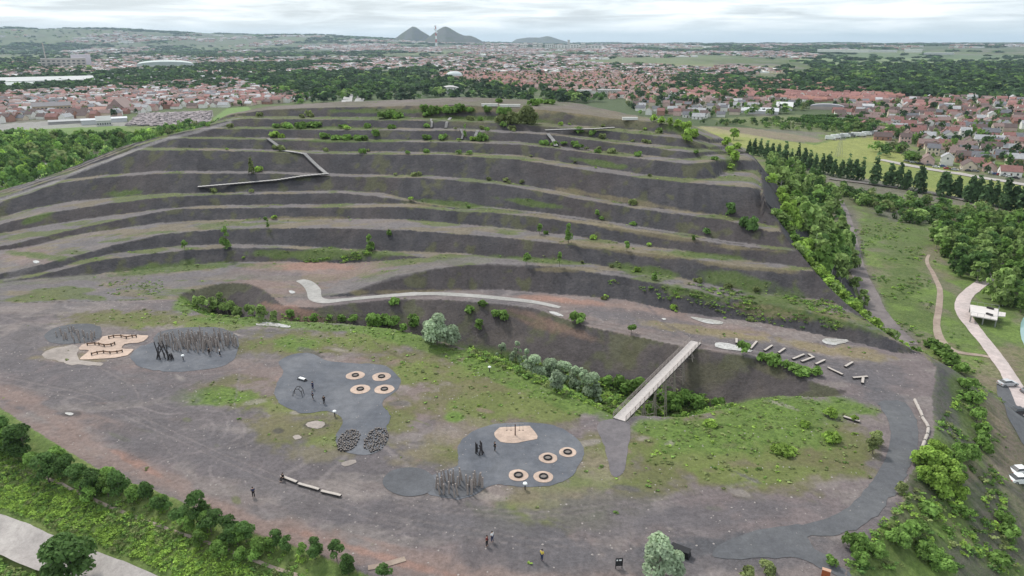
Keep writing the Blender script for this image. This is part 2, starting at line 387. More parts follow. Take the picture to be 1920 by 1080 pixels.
put(plat * smooth(.55, .66, fbm(GX / 7, GY / 4, 133, 4)), c3(.115, .104, .108), .55)
sw = fbm(GX / 30, GY / 30, 134, 3); put(plat * smooth(.93, .99, np.abs(np.sin(sw * 60))) * smooth(.45, .6, n_big), c3(.235, .205, .20), .4)
for k, cc in ((2, BENCH), (3, ROCK), (5, ROCK), (4, c3(.070, .060, .060))): C[Gc == k] = cc
slope = np.isin(Gc, (3, 5, 4)); bench = (Gc == 2)
streak = fbm(Gcol / 3.0 + GX * 0.02, Gz / 6, 31, 4)
put((Gc == 3) * smooth(.48, .66, streak), c3(.066, .061, .064), .6); put((Gc == 3) * smooth(.54, .66, fbm(GX / 5, Gz / 1.5 + GY / 9, 35, 4)), c3(.072, .066, .067), .6); put((Gc == 3) * smooth(.50, .38, streak), c3(.042, .040, .044), .5)
put((Gc == 4) * smooth(.5, .66, fbm(GX / 8, GY / 8, 36, 4)), c3(.098, .082, .075), .7); put((Gc == 4) * smooth(.56, .66, fbm(GX / 5, GY / 5, 37, 4)), c3(.085, .090, .045), .6)
put((Gc == 3) * smooth(.48, .70, fbm(GX / 26, GY / 26, 41, 4)), c3(.070, .057, .055), .55)
put(bench * smooth(.5, .7, n_mid), c3(.155, .135, .128), .8)
# dry grass hugs the toes of the upper tiers
lvl = smooth(14, 34, Gz)
put(bench * smooth(.50, .62, fbm(GX / 9, GY / 4, 43, 4)) , DRY * .85, .55)
g_ = bench * smooth(.52, .62, fbm(GX / 12, GY / 5, 44, 4) + .07 * lvl)
put(g_, c3(.09, .115, .035), .75)
put((Gc == 3) * smooth(.62, .72, fbm(GX / 4, GY / 4, 46, 4) + .05 * lvl), c3(.085, .088, .040), .6)
put((bench | (Gc == 3)) * smooth(31, 33, Gz) * smooth(.46, .60, fbm(GX / 16, GY / 16, 47, 4)), c3(.10, .095, .055), .8)
B = blob
# plateau: vegetated olive zones, pink shale, wheel-worn grey
for a_ in [(560,640,120,26),(680,640,110,28),(800,690,120,40),(900,740,140,42),(1010,760,100,34),(820,850,90,34),(700,800,80,40),(560,800,110,36),(420,740,70,24),(560,760,110,30),(1320,850,150,50),(1480,880,130,40),(1400,800,150,40),(1200,900,60,40),(1060,960,120,36),(980,990,90,30),(330,600,130,18),(220,600,110,14),(1560,840,70,40),(1240,830,80,40),(880,700,170,36),(1120,850,30,40)]:
    B(*a_, OLIVE, .85, only=(1,), w=1.2); B(a_[0] + 20, a_[1] - 4, a_[2] * .6, a_[3] * .5, c3(.120, .135, .048), .6, only=(1,), w=1.7)
for a_ in [(540,790,90,26),(600,850,80,18),(1060,990,90,26),(1430,910,120,22),(830,870,60,24),(760,850,50,22),(900,760,90,20)]:
    pass
for a_ in [(640,640,120,14),(900,690,150,20),(1000,760,120,22),(800,700,90,24),(560,770,100,16),(640,830,90,14),(1300,850,150,22),(1450,890,110,16),(1100,900,60,20),(1030,960,100,14),(420,745,90,16),(380,610,110,10)]:
    B(*a_, c3(.128, .158, .045), .75, only=(1,), w=1.9)
for a_ in [(540,790,90,26),(600,850,80,18)]:
    B(*a_, c3(.165, .145, .085), .6, only=(1,), w=1.4)
for a_ in [(780,850,60,40),(1060,945,70,26),(1120,880,40,30),(850,820,50,26),(1180,690,0.1,0.1)]:
    B(*a_, c3(.20, .165, .125), .5, only=(1,), w=1.8)
for a_ in [(230,540,80,16,4),(600,612,240,9,4),(760,635,120,14,16),(900,690,110,14,22),(1040,740,110,16,24),(1150,780,40,10,0),(1420,795,150,28,-8),(1480,765,110,18,0),(1330,830,90,22,0),(1500,820,60,18,0),(420,740,60,14,0),(395,752,44,10,0),(560,640,40,12,0),(345,575,20,18,40),(740,500,10,5,0),(1230,800,60,16,0),(880,670,60,12,20)]:
    B(*a_[:4], BRIGHT * .92, .85, rot=a_[4], only=(1,), w=1.0, veg=.8)
rz_ = random.Random(12)
for _ in range(110):
    x_, y_ = rz_.uniform(20, 1500), rz_.uniform(590, 1050); k_ = rz_.choice([(c3(.25, .22, .205), .7), (c3(.10, .090, .092), .7), (c3(.27, .235, .21), .6), (c3(.12, .13, .055), .7), (c3(.22, .155, .135), .6)]); B(x_, y_, rz_.uniform(5, 22), rz_.uniform(2, 6), k_[0], k_[1], rot=rz_.uniform(-15, 25), only=(1,), w=1.9)
for a_ in [(1660,745,46,14,10),(1600,700,70,14,22),(1500,665,70,9,14)]: B(*a_[:4], c3(.098,.094,.102), .75, rot=a_[4], only=(1,), w=1.0)
B(852, 782, 17, 9, BRIGHT, 1, only=(1,), w=.3, veg=.5)
for a_ in [(520,1000,190,20,20),(330,905,120,16,28),(120,830,140,18,30),(60,760,130,14,28),(200,850,140,12,30),(420,960,170,14,25),(640,1030,190,22,16),(860,1060,120,20,10),(180,790,90,14,10),(120,670,70,12,0),(560,515,110,26,-6),(640,500,90,18,0),(540,560,80,22,20),(1100,570,150,9,6),(1000,560,90,6,3),(1330,610,160,12,12),(1550,655,90,10,8),(50,480,60,20,0),(200,655,50,10,0),(260,690,60,7,0),(700,1015,60,8,16),(760,1040,140,16,14),(30,740,60,14,10)]:
    B(*a_[:4], PINK * np.array([.88, .86, .86]), .62, rot=a_[4], only=(1, 2), w=1.2)
for a_ in [(720,1045,130,9,16),(260,870,60,8,28),(1020,560,60,5,4),(540,580,40,8,10),(590,500,60,8,0),(1080,566,60,5,5)]:
    B(*a_[:4], c3(.27, .155, .12), .6, rot=a_[4], only=(1, 2, 4), w=1.0)
for a_ in [(200,720,170,40,8),(330,830,150,42,14),(560,930,170,26,20),(860,980,160,40,10),(1150,980,110,50,0),(40,650,90,40,0),(80,520,80,20,0),(1420,1040,200,26,0),(1000,1040,140,26,0),(1200,600,130,14,9),(1450,660,150,16,12),(1660,700,50,20,30),(1320,970,140,20,-6)]:
    B(*a_[:4], c3(.112, .102, .108), .75, rot=a_[4], only=(1,), w=1.0)
for a_ in [(1290,1030,90,26,0),(1230,1040,80,24,0),(1400,1020,100,24,-6)]: B(*a_[:4], c3(.088,.088,.096), .9, rot=a_[4], only=(1,), w=.9)
for a_ in [(1180,1050,170,26,-4),(1060,1030,120,24,6),(1330,1055,120,20,-4),(900,990,150,20,8)]: B(*a_[:4], c3(.108,.100,.106), .7, rot=a_[4], only=(1,), w=1.1)
for a_ in [(1350,625,140,7,8),(1520,650,100,9,12),(1600,660,60,10,12),(1380,628,60,4,6),(140,672,60,7,0),(120,655,40,7,0)]:
    B(*a_[:4], DRY, .75, rot=a_[4], only=(1,), w=1.3)
# tracks worn between the tiers and the plateau
def road_paint(pts, w, col, a=.8, only=(1, 2, 3)):
    near = (PV > 150) & (GR < 900)
    m = np.zeros(GX.shape); d = dist_poly(PU[near], PV[near], np.array(pts, float), closed=False)
    m[near] = smooth(w * 1.2, w * .6, d + (n_sm[near] - .5) * w) * np.isin(Gc[near], only)
    put(m, col, a)
road_paint([(-100,575),(0,540),(100,525),(300,520),(450,515),(560,520)], 9, c3(.135,.12,.125), .6)
road_paint([(540,560),(640,545),(720,520),(800,500),(880,487),(1000,495)], 8, c3(.145,.13,.13), .7)
road_paint([(0,374),(100,342),(143,323),(200,303),(247,283),(310,261),(367,248),(433,229)], 3.0, c3(.20,.185,.185), .9)
road_paint([(60,500),(20,520),(0,560)], 9, c3(.13,.12,.12), .5)
road_paint([(770,680),(720,655),(700,640)], 2.2, c3(.08,.075,.04), .5)
for pts in ([(-60,690),(180,740),(420,850),(700,960),(1000,1010),(1300,1000)], [(-60,700),(180,752),(420,863),(700,974),(1000,1024),(1300,1013)], [(100,640),(250,720),(300,820),(380,930)], [(0,590),(200,640),(240,720)],[(380,700),(460,690),(520,660)],[(640,900),(800,945),(1000,960),(1250,930),(1420,900)],[(640,908),(800,955),(1000,970),(1250,940),(1420,910)],[(200,900),(340,850),(450,830)],[(450,690),(440,760),(470,860)],[(940,650),(1100,600),(1300,640),(1600,680)],[(950,600),(1100,606),(1300,648),(1600,690)]):
    road_paint(pts, 2.4, c3(.105, .092, .095), .32, (1,)); road_paint([(x, y + 2.6) for x, y in pts], 1.5, c3(.205, .178, .172), .36, (1,))
road_paint([(1200,560),(1250,610),(1320,640)], 3, c3(.09,.08,.09), .4, (1,))
for a_ in [(130,776,22,6),(590,796,26,9),(522,808,10,5),(265,630,16,5)]:
    B(*a_, c3(.06, .055, .058), .7, only=(1,), w=.8)
# tiers: local vegetation seen in the photo
for a_ in [(850,382,75,5,6),(235,362,30,6,-4),(1120,305,60,5,10),(990,380,60,5,8),(1000,487,60,5,4),(560,478,110,7,2),(660,474,80,7,2),(640,264,100,3,0),(1330,480,60,5,5),(1210,508,60,7,8),(1310,552,60,9,12),(1480,570,90,22,10),(1560,600,70,14,14),(1400,530,80,12,10),(380,500,60,6,-6),(280,505,90,9,-8),(60,478,60,6,6),(880,222,80,5,0),(990,228,50,6,0),(700,222,80,3,0),(1270,240,20,9,0),(1370,300,8,26,0),(70,408,26,5,-20),(590,240,90,3,0),(760,208,120,4,0),(1020,195,40,4,0)]:
    B(*a_[:4], GREEN, .8, rot=a_[4], only=(2, 3), w=1.2, veg=.9)
for a_ in [(1150,372,120,5,10),(1170,430,160,4,9),(1150,465,140,5,8),(1400,466,70,3,5),(1400,500,80,5,6),(900,205,200,6,2),(1100,212,90,7,6),(560,410,90,4,0),(770,385,60,4,0),(800,548,110,4,0),(1060,505,60,4,0),(1560,590,60,12,12),(1450,585,90,9,10)]:
    B(*a_[:4], DRY * .9, .6, rot=a_[4], only=(2, 3), w=1.5)
for a_ in [(520,404,130,5,0),(700,415,90,5,0),(160,440,120,5,-12),(60,400,60,4,-10),(1000,432,120,4,5)]:
    B(*a_[:4], c3(.165, .140, .135), .6, rot=a_[4], only=(2,), w=1.0)
# heap top
put(bench * smooth(33.5, 35, Gz), c3(.125, .105, .095), .6)
put(bench * smooth(1140, 1000, PU) * smooth(34, 35, Gz) * smooth(.5, .4, n_big), c3(.165, .14, .13), .5)
# pit colours
pit = (Gc == 4)
put(pit * smooth(-6.6, -8.2, Gz), GREEN, .9); VEG[pit] = np.maximum(VEG[pit], smooth(-6.6, -8.2, Gz[pit]))
fr = pit & (dist_poly(GX, GY, PIT[0:20], closed=False) < 9.0) if False else None
sub = pit; dfront = np.full(GX.shape, 99.0); dfront[sub] = dist_poly(GX[sub], GY[sub], PIT[0:20], closed=False)
dback = np.full(GX.shape, 99.0); dback[sub] = dist_poly(GX[sub], GY[sub], PIT[21:], closed=False)
m_ = pit * smooth(-1.5, 1.5, (dback - dfront)); put(m_, BRIGHT, .95); VEG[...] = np.maximum(VEG, m_)
for a_ in [(540,585,50,12,10),(560,600,60,10,5),(1000,600,60,14,20),(1070,620,60,8,20)]:
    B(*a_[:4], c3(.17, .11, .085), .6, rot=a_[4], only=(4,))
for a_ in [(1180,660,26,40,20),(1430,690,60,9,20),(1320,700,60,30,0),(960,590,50,6,15)]:
    B(*a_[:4], c3(.085, .082, .045), .6, rot=a_[4], only=(4,), w=1.3)
# embankments and valley floor
emb = np.isin(Gc, (6, 0)) & (GR < 760)
put(emb * (GX < 0), c3(.115, .165, .045)); VEG[emb] = .45
put(emb * (GX < 0) * smooth(.42, .60, n_mid), c3(.165, .20, .065), .7)
right = emb & (GX > 25)
put(right * 1.0, c3(.160, .150, .082))
put(right * smooth(.42, .56, n_big), c3(.105, .155, .042), .85)
put(right * smooth(.50, .62, fbm(GX / 6, GY / 8, 79, 4)), c3(.135, .20, .045), .7)
put(right * smooth(.52, .66, fbm(GX / 9, GY / 12, 77, 4)), c3(.16, .135, .105), .75)
put((Gc == 6) * (GX > 30) * (GY > 55) * smooth(.44, .56, fbm(GX / 9, GY / 9, 78, 4)), c3(.088, .078, .072), .8)
for a_ in [(1770,760,34,80,-20),(1790,700,24,50,-30)]: B(*a_[:4], c3(.082,.076,.08), .8, rot=a_[4], only=(6,), w=.8)
for a_ in [(1810,760,18,60,-12),(1850,830,20,40,-10),(1760,880,50,50,0),(1790,930,30,60,-20),(1700,1020,60,40,0),(1890,990,20,40,0),(1560,1020,50,26,30),(1650,1060,60,26,0),(1700,460,50,60,0),(1690,540,50,40,10),(1720,600,40,26,10),(1640,420,30,40,0)]:
    B(*a_[:4], GREEN * 1.1, .8, rot=a_[4], only=(6, 0), veg=.9)
for a_ in [(1600,450,16,90,-10),(1640,570,18,60,-20),(1690,640,24,34,-50)]:
    B(*a_[:4], c3(.14, .118, .112), .9, rot=a_[4], only=(0, 6, 5), w=.5)
for a_ in [(1745,480,22,16,0),(1870,690,40,26,-30),(1880,860,40,60,0),(1860,780,30,30,0),(1820,880,24,30,0)]:
    B(*a_[:4], c3(.19, .145, .115), .6, rot=a_[4], only=(0, 6))
B(1650,385,80,26,c3(.105,.11,.055),.9,rot=10,only=(0,),w=1.2); B(1690,405,60,10,c3(.13,.12,.11),.7,rot=12,only=(0,),w=1.2)
# big yellow-green field, other meadows
def polypaint(poly, col, a=1.0, soft=6, only=(0, 6, 5)):
    near = (PV < 600) & (PV > 60) & (GX * 0 == 0)
    p = np.array(poly, float); x = PU[near] + (n_mid[near] - .5) * soft; y = PV[near] + (n_mid[near] - .5) * soft * .4
    m = np.zeros(GX.shape); m[near] = inpoly(x, y, p); m *= np.isin(Gc, only); put(m, col, a); return m
town = c3(.155, .135, .125)
far = (GR > 400) & (Gc == 0)
fr_ = fbm(GX / 260, GY / 420, 91, 4); fr2 = fbm(GX / 90, GY / 160, 92, 3)
put(far * smooth(.40, .55, fr_), c3(.062, .085, .036)); put(far * smooth(.56, .62, fr2), town, .7)
put((GR > 1500) * smooth(.56, .60, fbm(GX / 500, GY / 1300, 93, 4)), c3(.13, .16, .07), .7)
put((GR > 6500) * 1.0, c3(.07, .09, .05), .5)
polypaint([(1330,222),(1500,215),(1600,222),(1650,240),(1560,250),(1420,240)], c3(.13, .15, .06), .8)
polypaint([(1290,240),(1350,246),(1440,260),(1530,272),(1560,263),(1650,257),(1690,290),(1760,314),(1920,347),(2100,380),(2100,430),(1920,396),(1700,348),(1560,324),(1440,294),(1380,272),(1330,252)], c3(.235, .250, .075), 1)
polypaint([(1440,270),(1600,300),(1760,322),(1940,356),(1940,385),(1700,345),(1520,312)], c3(.155, .20, .05), .6)
polypaint([(1310,236),(1400,239),(1525,258),(1545,266),(1500,266),(1400,252),(1330,246)], c3(.22, .165, .13), .8)
polypaint([(1295,236),(1330,238),(1460,262),(1430,262),(1340,250)], c3(.30, .27, .13), .7)
polypaint([(1500,222),(1560,215),(1600,220),(1620,232),(1540,236)], c3(.13, .19, .035), .9)
polypaint([(395,226),(425,203),(465,200),(475,208),(430,218),(405,232)], c3(.13, .20, .06), 1, 2)
polypaint([(-60,250),(70,238),(130,232),(240,237),(225,250),(120,254),(0,262)], c3(.125, .19, .055), 1, 3)
polypaint([(-60,318),(60,308),(110,303),(95,312),(0,324),(-60,330)], c3(.33, .33, .30), .8, 2)
polypaint([(60,345),(90,325),(60,335),(20,352)], c3(.30, .30, .28), .8, 2)
polypaint([(-40,236),(0,232),(200,222),(260,235),(120,240),(-40,250)], c3(.26, .25, .24), .8, 3)
polypaint([(235,232),(265,212),(400,207),(395,228),(330,236)], c3(.24, .215, .215), 1, 3)
polypaint([(560,118),(740,112),(760,125),(660,133),(560,128)], c3(.11, .15, .06), .8)
polypaint([(1480,104),(1920,112),(1920,128),(1700,132),(1500,118)], c3(.16, .21, .10), .85)
polypaint([(1500,98),(1920,104),(1920,112),(1500,108)], c3(.10, .14, .07), .8)
polypaint([(1180,118),(1480,124),(1500,138),(1300,140),(1180,130)], c3(.17, .17, .09), .8)
polypaint([(0,128),(300,118),(560,132),(560,190),(300,170),(0,160)], c3(.055, .075, .035), .7)
polypaint([(480,150),(820,130),(900,160),(1000,185),(520,190)], c3(.06, .09, .035), .8)
C *= (0.90 + 0.2 * n_sm + .1 * (n_mid - .5))[..., None]
# ------------------------------------------------------------------ ground object
b = NB('ground_soil')
at = b.attr('soil'); vg = b.attr('veg')
f1 = b.noise(1.3, 6, 0.7); f2 = b.noise(5.0, 4, 0.75); f3 = b.noise(0.16, 5, 0.6)
c = b.mul(at.outputs['Color'], b.rng(f1, 0.3, 0.7, 0.74, 1.26)); c = b.mul(c, b.rng(f2, 0.3, 0.7, 0.82, 1.18)); c = b.mul(c, b.rng(f3, 0.3, 0.7, 0.88, 1.12))
gsp = b.noise(0.9, 6, 0.75)
vm = b.n('ShaderNodeMath'); vm.operation = 'MULTIPLY'; b.l(b.rng(gsp, 0.46, 0.60, 0, 1), vm.inputs[0]); b.l(vg.outputs['Fac'], vm.inputs[1])
c = b.mix(vm.outputs[0], c, (.05, .085, .018))
b.bump(f1, 0.7, 0.5); ground_mat = b.out(c)
nr = len(RR); ii, jj = np.meshgrid(np.arange(nr - 1), np.arange(NT - 1), indexing='ij')
q = np.stack([ii * NT + jj, ii * NT + jj + 1, (ii + 1) * NT + jj + 1, (ii + 1) * NT + jj], -1).reshape(-1, 4)[:, ::-1]
me = mesh_np('ground', np.stack([GX, GY, Gz], -1).reshape(-1, 3), q, [ground_mat], attrs={'soil': C.reshape(-1, 3), 'veg': VEG.ravel()}, smooth_=True)
tag(link('ground', me), kind='structure')
# ------------------------------------------------------------------ sheets lying on the ground
from mathutils.geometry import delaunay_2d_cdt
rng = np.random.default_rng(7); random.seed(7)
def ground_mat2(name, c, c2=None, rough=.9, scale=.8, speck=4.0, bump=.4):
    b = NB(name); b.p.inputs['Roughness'].default_value = rough
    f = b.noise(scale, 5, .65); g = b.noise(speck, 4, .75); h = b.noise(.12, 4, .6)
    col = b.mix(b.rng(h, .42, .60, 0, 1), c, c2 or tuple(v * 1.15 for v in c))
    col = b.mul(col, b.rng(f, .3, .7, .84, 1.16)); col = b.mul(col, b.rng(g, .3, .7, .86, 1.14)); b.bump(g, bump, .05)
    return b.out(col)
PADS = []
def drape(name, world_poly, mat, off=0.05, step=1.0, kind='structure', jag=0.0, smooth_poly=0, hf=None):
    p = [np.array(v[:2], float) for v in world_poly]
    for _ in range(smooth_poly):                     # rounds the corners
        q = []
        for i in range(len(p)):
            a, b_ = p[i], p[(i + 1) % len(p)]; q += [a * .75 + b_ * .25, a * .25 + b_ * .75]
        p = q
    out = []
    for i in range(len(p)):
        a, b_ = p[i], p[(i + 1) % len(p)]; n = max(1, int(np.linalg.norm(b_ - a) / step))
        for k in range(n): out.append(a + (b_ - a) * k / n)
    P = np.array(out)
    if jag: 
        k = fbm(P[:, 0] * .9, P[:, 1] * .9, 3, 3) - .5; cen = P.mean(0); d = P - cen; d /= np.linalg.norm(d, axis=1)[:, None] + 1e-9; P = P + d * (k * jag * 2)[:, None]
    if name in ('play_surface', 'road', 'path', 'sand'): PADS.append(P)
    nb = len(P); lo = P.min(0); hi = P.max(0)
    gx, gy = np.meshgrid(np.arange(lo[0], hi[0], step), np.arange(lo[1], hi[1], step)); gx = gx.ravel() + rng.uniform(-.1, .1, gx.size) * step; gy = gy.ravel()
    k = inpoly(gx, gy, P); gx, gy = gx[k], gy[k]; k = dist_poly(gx, gy, P) > step * .4 if len(gx) else np.zeros(0, bool); gx, gy = gx[k], gy[k]
    vs = [Vector((float(a), float(b_))) for a, b_ in P] + [Vector((float(a), float(b_))) for a, b_ in zip(gx, gy)]
    r = delaunay_2d_cdt(vs, [], [list(range(nb))], 1, 1e-4)
    V2 = np.array([tuple(v) for v in r[0]]); z = (hf or hgt)(V2[:, 0], V2[:, 1]) + off
    me = mesh_np(name, np.c_[V2, z], np.array(r[2]), [mat], smooth_=True)
    # normals up
    if len(me.polygons) and me.polygons[0].normal.z < 0: me.flip_normals()
    return tag(link(name, me), kind=kind)
def pxpoly(pts, z=0.0): return [un(x, y, z) for x, y in pts]
def zoomed(pts, ox, oy, f, z=0.0): return [un(ox + x / f, oy + y / f, z) for x, y in pts]
def hitpoly(pts): return [hit(x, y)[:2] for x, y in pts]
def ell(cx_, cy_, rx, ry=None, n=28, rot=0): 
    ry = ry or rx; c, s = math.cos(rot), math.sin(rot)
    return [(cx_ + rx * math.cos(t) * c - ry * math.sin(t) * s, cy_ + rx * math.cos(t) * s + ry * math.sin(t) * c) for t in np.linspace(0, 2 * math.pi, n, endpoint=False)]
def strip(name, cl, widths, mat, off=.06, step=1.0, kind='structure', cross=6, crown=0.0):
    c = [np.array(v[:2], float) for v in cl]; wid = widths if hasattr(widths, '__len__') else [widths] * len(c)
    # Catmull-Rom centreline
    pts = []; ws = []
    for i in range(len(c) - 1):
        p0 = c[max(i - 1, 0)]; p1 = c[i]; p2 = c[i + 1]; p3 = c[min(i + 2, len(c) - 1)]; n = max(2, int(np.linalg.norm(p2 - p1) / step))
        for k in range(n):
            t = k / n; pts.append(.5 * (2 * p1 + (p2 - p0) * t + (2 * p0 - 5 * p1 + 4 * p2 - p3) * t * t + (3 * p1 - p0 - 3 * p2 + p3) * t ** 3)); ws.append(wid[i] * (1 - t) + wid[i + 1] * t)
    pts.append(c[-1]); ws.append(wid[-1]); P = np.array(pts); ws = np.array(ws)
    T = np.gradient(P, axis=0); T /= np.linalg.norm(T, axis=1)[:, None] + 1e-9; N = np.c_[-T[:, 1], T[:, 0]]
    u = np.linspace(-.5, .5, cross); jg = (fbm(np.arange(len(P)) * .35, np.zeros(len(P)), 4, 3) - .5) * .25
    V = P[:, None, :] + N[:, None, :] * ((u[None, :] * (1 + jg[:, None] * .6)) * ws[:, None])[..., None]
    z = hgt(V[..., 0], V[..., 1]); 
    z = np.maximum(z, z.mean(1, keepdims=True) - .15) + off
    n = len(P); i, j = np.meshgrid(np.arange(n - 1), np.arange(cross - 1), indexing='ij')
    q = np.stack([i * cross + j, (i + 1) * cross + j, (i + 1) * cross + j + 1, i * cross + j + 1], -1).reshape(-1, 4)
    me = mesh_np(name, np.concatenate([V, z[..., None]], -1).reshape(-1, 3), q, [mat], smooth_=True)
    if me.polygons[0].normal.z < 0: me.flip_normals()
    return tag(link(name, me), kind=kind)
M_pad = ground_mat2('rubber_grey', (.098, .104, .120), (.134, .138, .152), scale=.6)
M_padd = ground_mat2('slate_dark', (.088, .090, .098), (.105, .108, .118))
M_sand = ground_mat2('pale_sand', (.40, .305, .25), (.48, .365, .295), speck=2.0)
M_conc = ground_mat2('worn_concrete', (.29, .28, .265), (.34, .325, .31))
M_asph = ground_mat2('asphalt', (.092, .094, .102), (.112, .114, .120))
M_grav = ground_mat2('gravel_road', (.42, .36, .345), (.50, .42, .40))
M_road = ground_mat2('old_tarmac', (.33, .30, .285), (.38, .35, .33))
M_dirt = ground_mat2('bare_dirt', (.26, .20, .165), (.32, .26, .21))
M_apron = ground_mat2('dark_apron', (.125, .115, .122), (.15, .135, .14))
# play pads (left, middle, right) and the darker round slate bed
drape('play_surface', pxpoly([(258,648),(300,640),(330,626),(430,632),(448,655),(440,675),(415,690),(330,700),(265,692),(240,672)]), M_pad, .05, 1, smooth_poly=2, jag=.5)
drape('play_surface', zoomed([(85,240),(150,180),(250,140),(420,120),(560,130),(605,180),(590,240),(500,275),(330,295),(180,295)],60,580,4.571), M_padd, .05, 1, smooth_poly=2, jag=.3)
drape('play_surface', zoomed([(1040,215),(1160,170),(1350,150),(1600,150),(1740,200),(1775,270),(1770,350),(1600,370),(1300,350),(1050,300)],60,580,4.571), M_padd, .07, 1, smooth_poly=2, jag=.3)
mid_out = [(110,130),(250,60),(420,55),(500,90),(560,130),(700,150),(900,160),(1050,160),(1180,190),(1270,280),(1300,360),(1240,440),(1130,510),(1100,570),(1190,640),(1190,720),(1150,780),(1180,860),(1150,960),(1050,1030),(900,1050),(760,1020),(680,950),(650,880),(700,800),(740,740),(720,670),(600,620),(450,640),(330,650),(180,590),(90,520),(75,420),(120,320),(170,240),(120,170)]
drape('play_surface', zoomed(mid_out, 500, 650, 5.143), M_pad, .05, .8, smooth_poly=2, jag=.35)
rt = [(715,310),(740,230),(830,150),(950,100),(1100,70),(1300,60),(1480,70),(1640,120),(1760,200),(1810,290),(1780,400),(1740,480),(1640,560),(1560,590),(1400,620),(1200,610),(1080,590),(960,620),(900,670),(780,720),(650,720),(520,690),(460,660),(430,610),(470,520),(620,470),(740,430),(720,380)]
drape('play_surface', zoomed(rt, 700, 780, 4.571), M_pad, .05, .8, smooth_poly=2, jag=.35)
drape('play_surface', zoomed([(70,570),(100,510),(170,460),(300,437),(430,455),(520,520),(540,600),(480,660),(380,690),(250,692),(120,640)],700,780,4.571), M_padd, .075, 1, smooth_poly=2)
drape('play_surface', zoomed([(560,520),(700,470),(860,470),(940,540),(900,650),(780,705),(620,705),(500,660)],700,780,4.571), M_padd, .085, 1, smooth_poly=2)
# pale sand
drape('sand', zoomed([(620,215),(990,218),(1000,235),(940,285),(800,290),(765,325),(775,338),(865,340),(870,350),(800,410),(430,432),(400,425),(490,355),(480,345),(385,345),(440,290),(560,285)],60,580,4.571), M_sand, .11, .8, smooth_poly=1)
drape('sand', zoomed([(1030,155),(1080,110),(1340,95),(1400,180),(1410,208),(1200,245),(1090,235),(1040,200)],700,780,4.571), M_sand, .10, .8, jag=.3)
RINGS = [(500+855/5.143,650+278/5.143,1),(500+1108/5.143,650+290/5.143,1),(500+903/5.143,650+413/5.143,1),(500+1135/5.143,650+413/5.143,1),(700+1665/4.571,780+318/4.571,.74),(700+1495/4.571,780+368/4.571,.80),(700+1243/4.571,780+518/4.571,.80),(700+1458/4.571,780+528/4.571,.80)]
for x, y, k in RINGS:
    X0, Y0 = un(x, y); drape('sand', ell(X0, Y0, 1.85 * k), M_sand, .10, .7, jag=.12)
# pale silt deposit beside the left sand
M_silt = ground_mat2('silt', (.24,.21,.19), (.31,.27,.245))
drape('dried_silt', pxpoly([(95,655),(125,645),(150,652),(140,668),(150,676),(200,680),(180,686),(120,682),(75,668)]), M_silt, .045, 1, smooth_poly=1, jag=1.5)
# paths and roads
strip('path', [hit(*p) for p in [(562,526),(578,533),(588,545),(592,560),(612,566),(650,562),(720,556),(800,552),(870,554),(940,560),(1000,567),(1050,578)]], [2.6,3.4,3.6,3.4,3.0,2.2,2.2,2.3,2.4,2.3,2.0,1.4], M_conc, .07)
asp = [(1640,752),(1690,748),(1712,770),(1722,800),(1722,830),(1710,870),(1690,905),(1665,945),(1630,978),(1590,1000),(1545,1008),(1505,1006),(1530,1030),(1575,1060),(1620,1095),(1600,1100),(1560,1075),(1500,1050),(1450,1046),(1380,1050),(1330,1044),(1345,1022),(1390,1004),(1430,992),(1500,985),(1570,968),(1620,925),(1650,880),(1668,840),(1670,800),(1655,770)]
drape('road', pxpoly(asp), M_asph, .06, .8, smooth_poly=2, jag=.9)
drape('path', pxpoly([(1116,795),(1140,786),(1178,788),(1184,812),(1176,840),(1172,892),(1145,898),(1140,860),(1128,828)]), M_apron, .05, 1, smooth_poly=2, jag=.4)
strip('road', [hit(*p) for p in [(-60,982),(0,1006),(60,1030),(120,1053),(180,1078),(240,1106),(300,1136)]], 5.0, M_road, .12, 1, cross=8)
strip('path', [hit(*p) for p in [(-20,872),(30,880),(90,900),(150,926),(210,955),(300,990),(400,1025),(500,1062),(560,1085)]], .45, M_dirt, .10, 1, cross=4)
strip('path', [hit(*p) for p in [(690,1066),(720,1062),(760,1050)]], .9, M_dirt, .08, .8, cross=4)
strip('road', [hit(*p) for p in [(1900,498),(1870,515),(1835,535),(1808,560),(1806,588),(1830,622),(1862,662),(1895,712),(1925,770),(1960,850)]], [4.2,4.0,3.8,3.8,3.9,3.6,3.5,3.4,3.4,3.4], M_grav, .12, 1, cross=8)
strip('path', [hit(*p) for p in [(1742,478),(1738,492),(1752,520),(1762,545),(1760,580),(1756,610),(1765,640),(1790,660),(1840,668),(1868,674)]], [1.0,1.2,1.5,1.7,1.8,1.8,2.4,1.9,1.4,1.3], M_dirt, .10, 1, cross=5)
strip('road', [hit(*p) for p in [(1570,375),(1585,410),(1597,460),(1606,500),(1628,550),(1655,600),(1700,645)]], [5,5,5,5.4,5.8,6,6], ground_mat2('cinder_track', (.145,.125,.125), (.19,.165,.16)), .09, 1.5, cross=8)
drape('car_park', hitpoly([(1868,722),(1900,722),(1945,760),(1990,860),(1960,880),(1915,830),(1888,780)]), M_asph, .10, 1.5)
M_wood = simple('weathered_timber', (.29, .25, .23), .85, 6, .3)
M_woodd = simple('dark_timber', (.045, .040, .042), .8, 6, .3)
M_pale = simple('pale_timber', (.42, .375, .34), .8, 5, .22)
M_white = simple('white_paint', (.78, .79, .78), .45, 2, .06)
M_black = simple('black_panel', (.018, .018, .020), .5, 2, .1)
M_steel = simple('grey_steel', (.33, .34, .35), .4, 3, .1, metal=.6)
M_rub = simple('black_rubber', (.022, .022, .024), .7, 5, .2)
M_rust = simple('rusty_steel', (.30, .085, .030), .8, 8, .35)
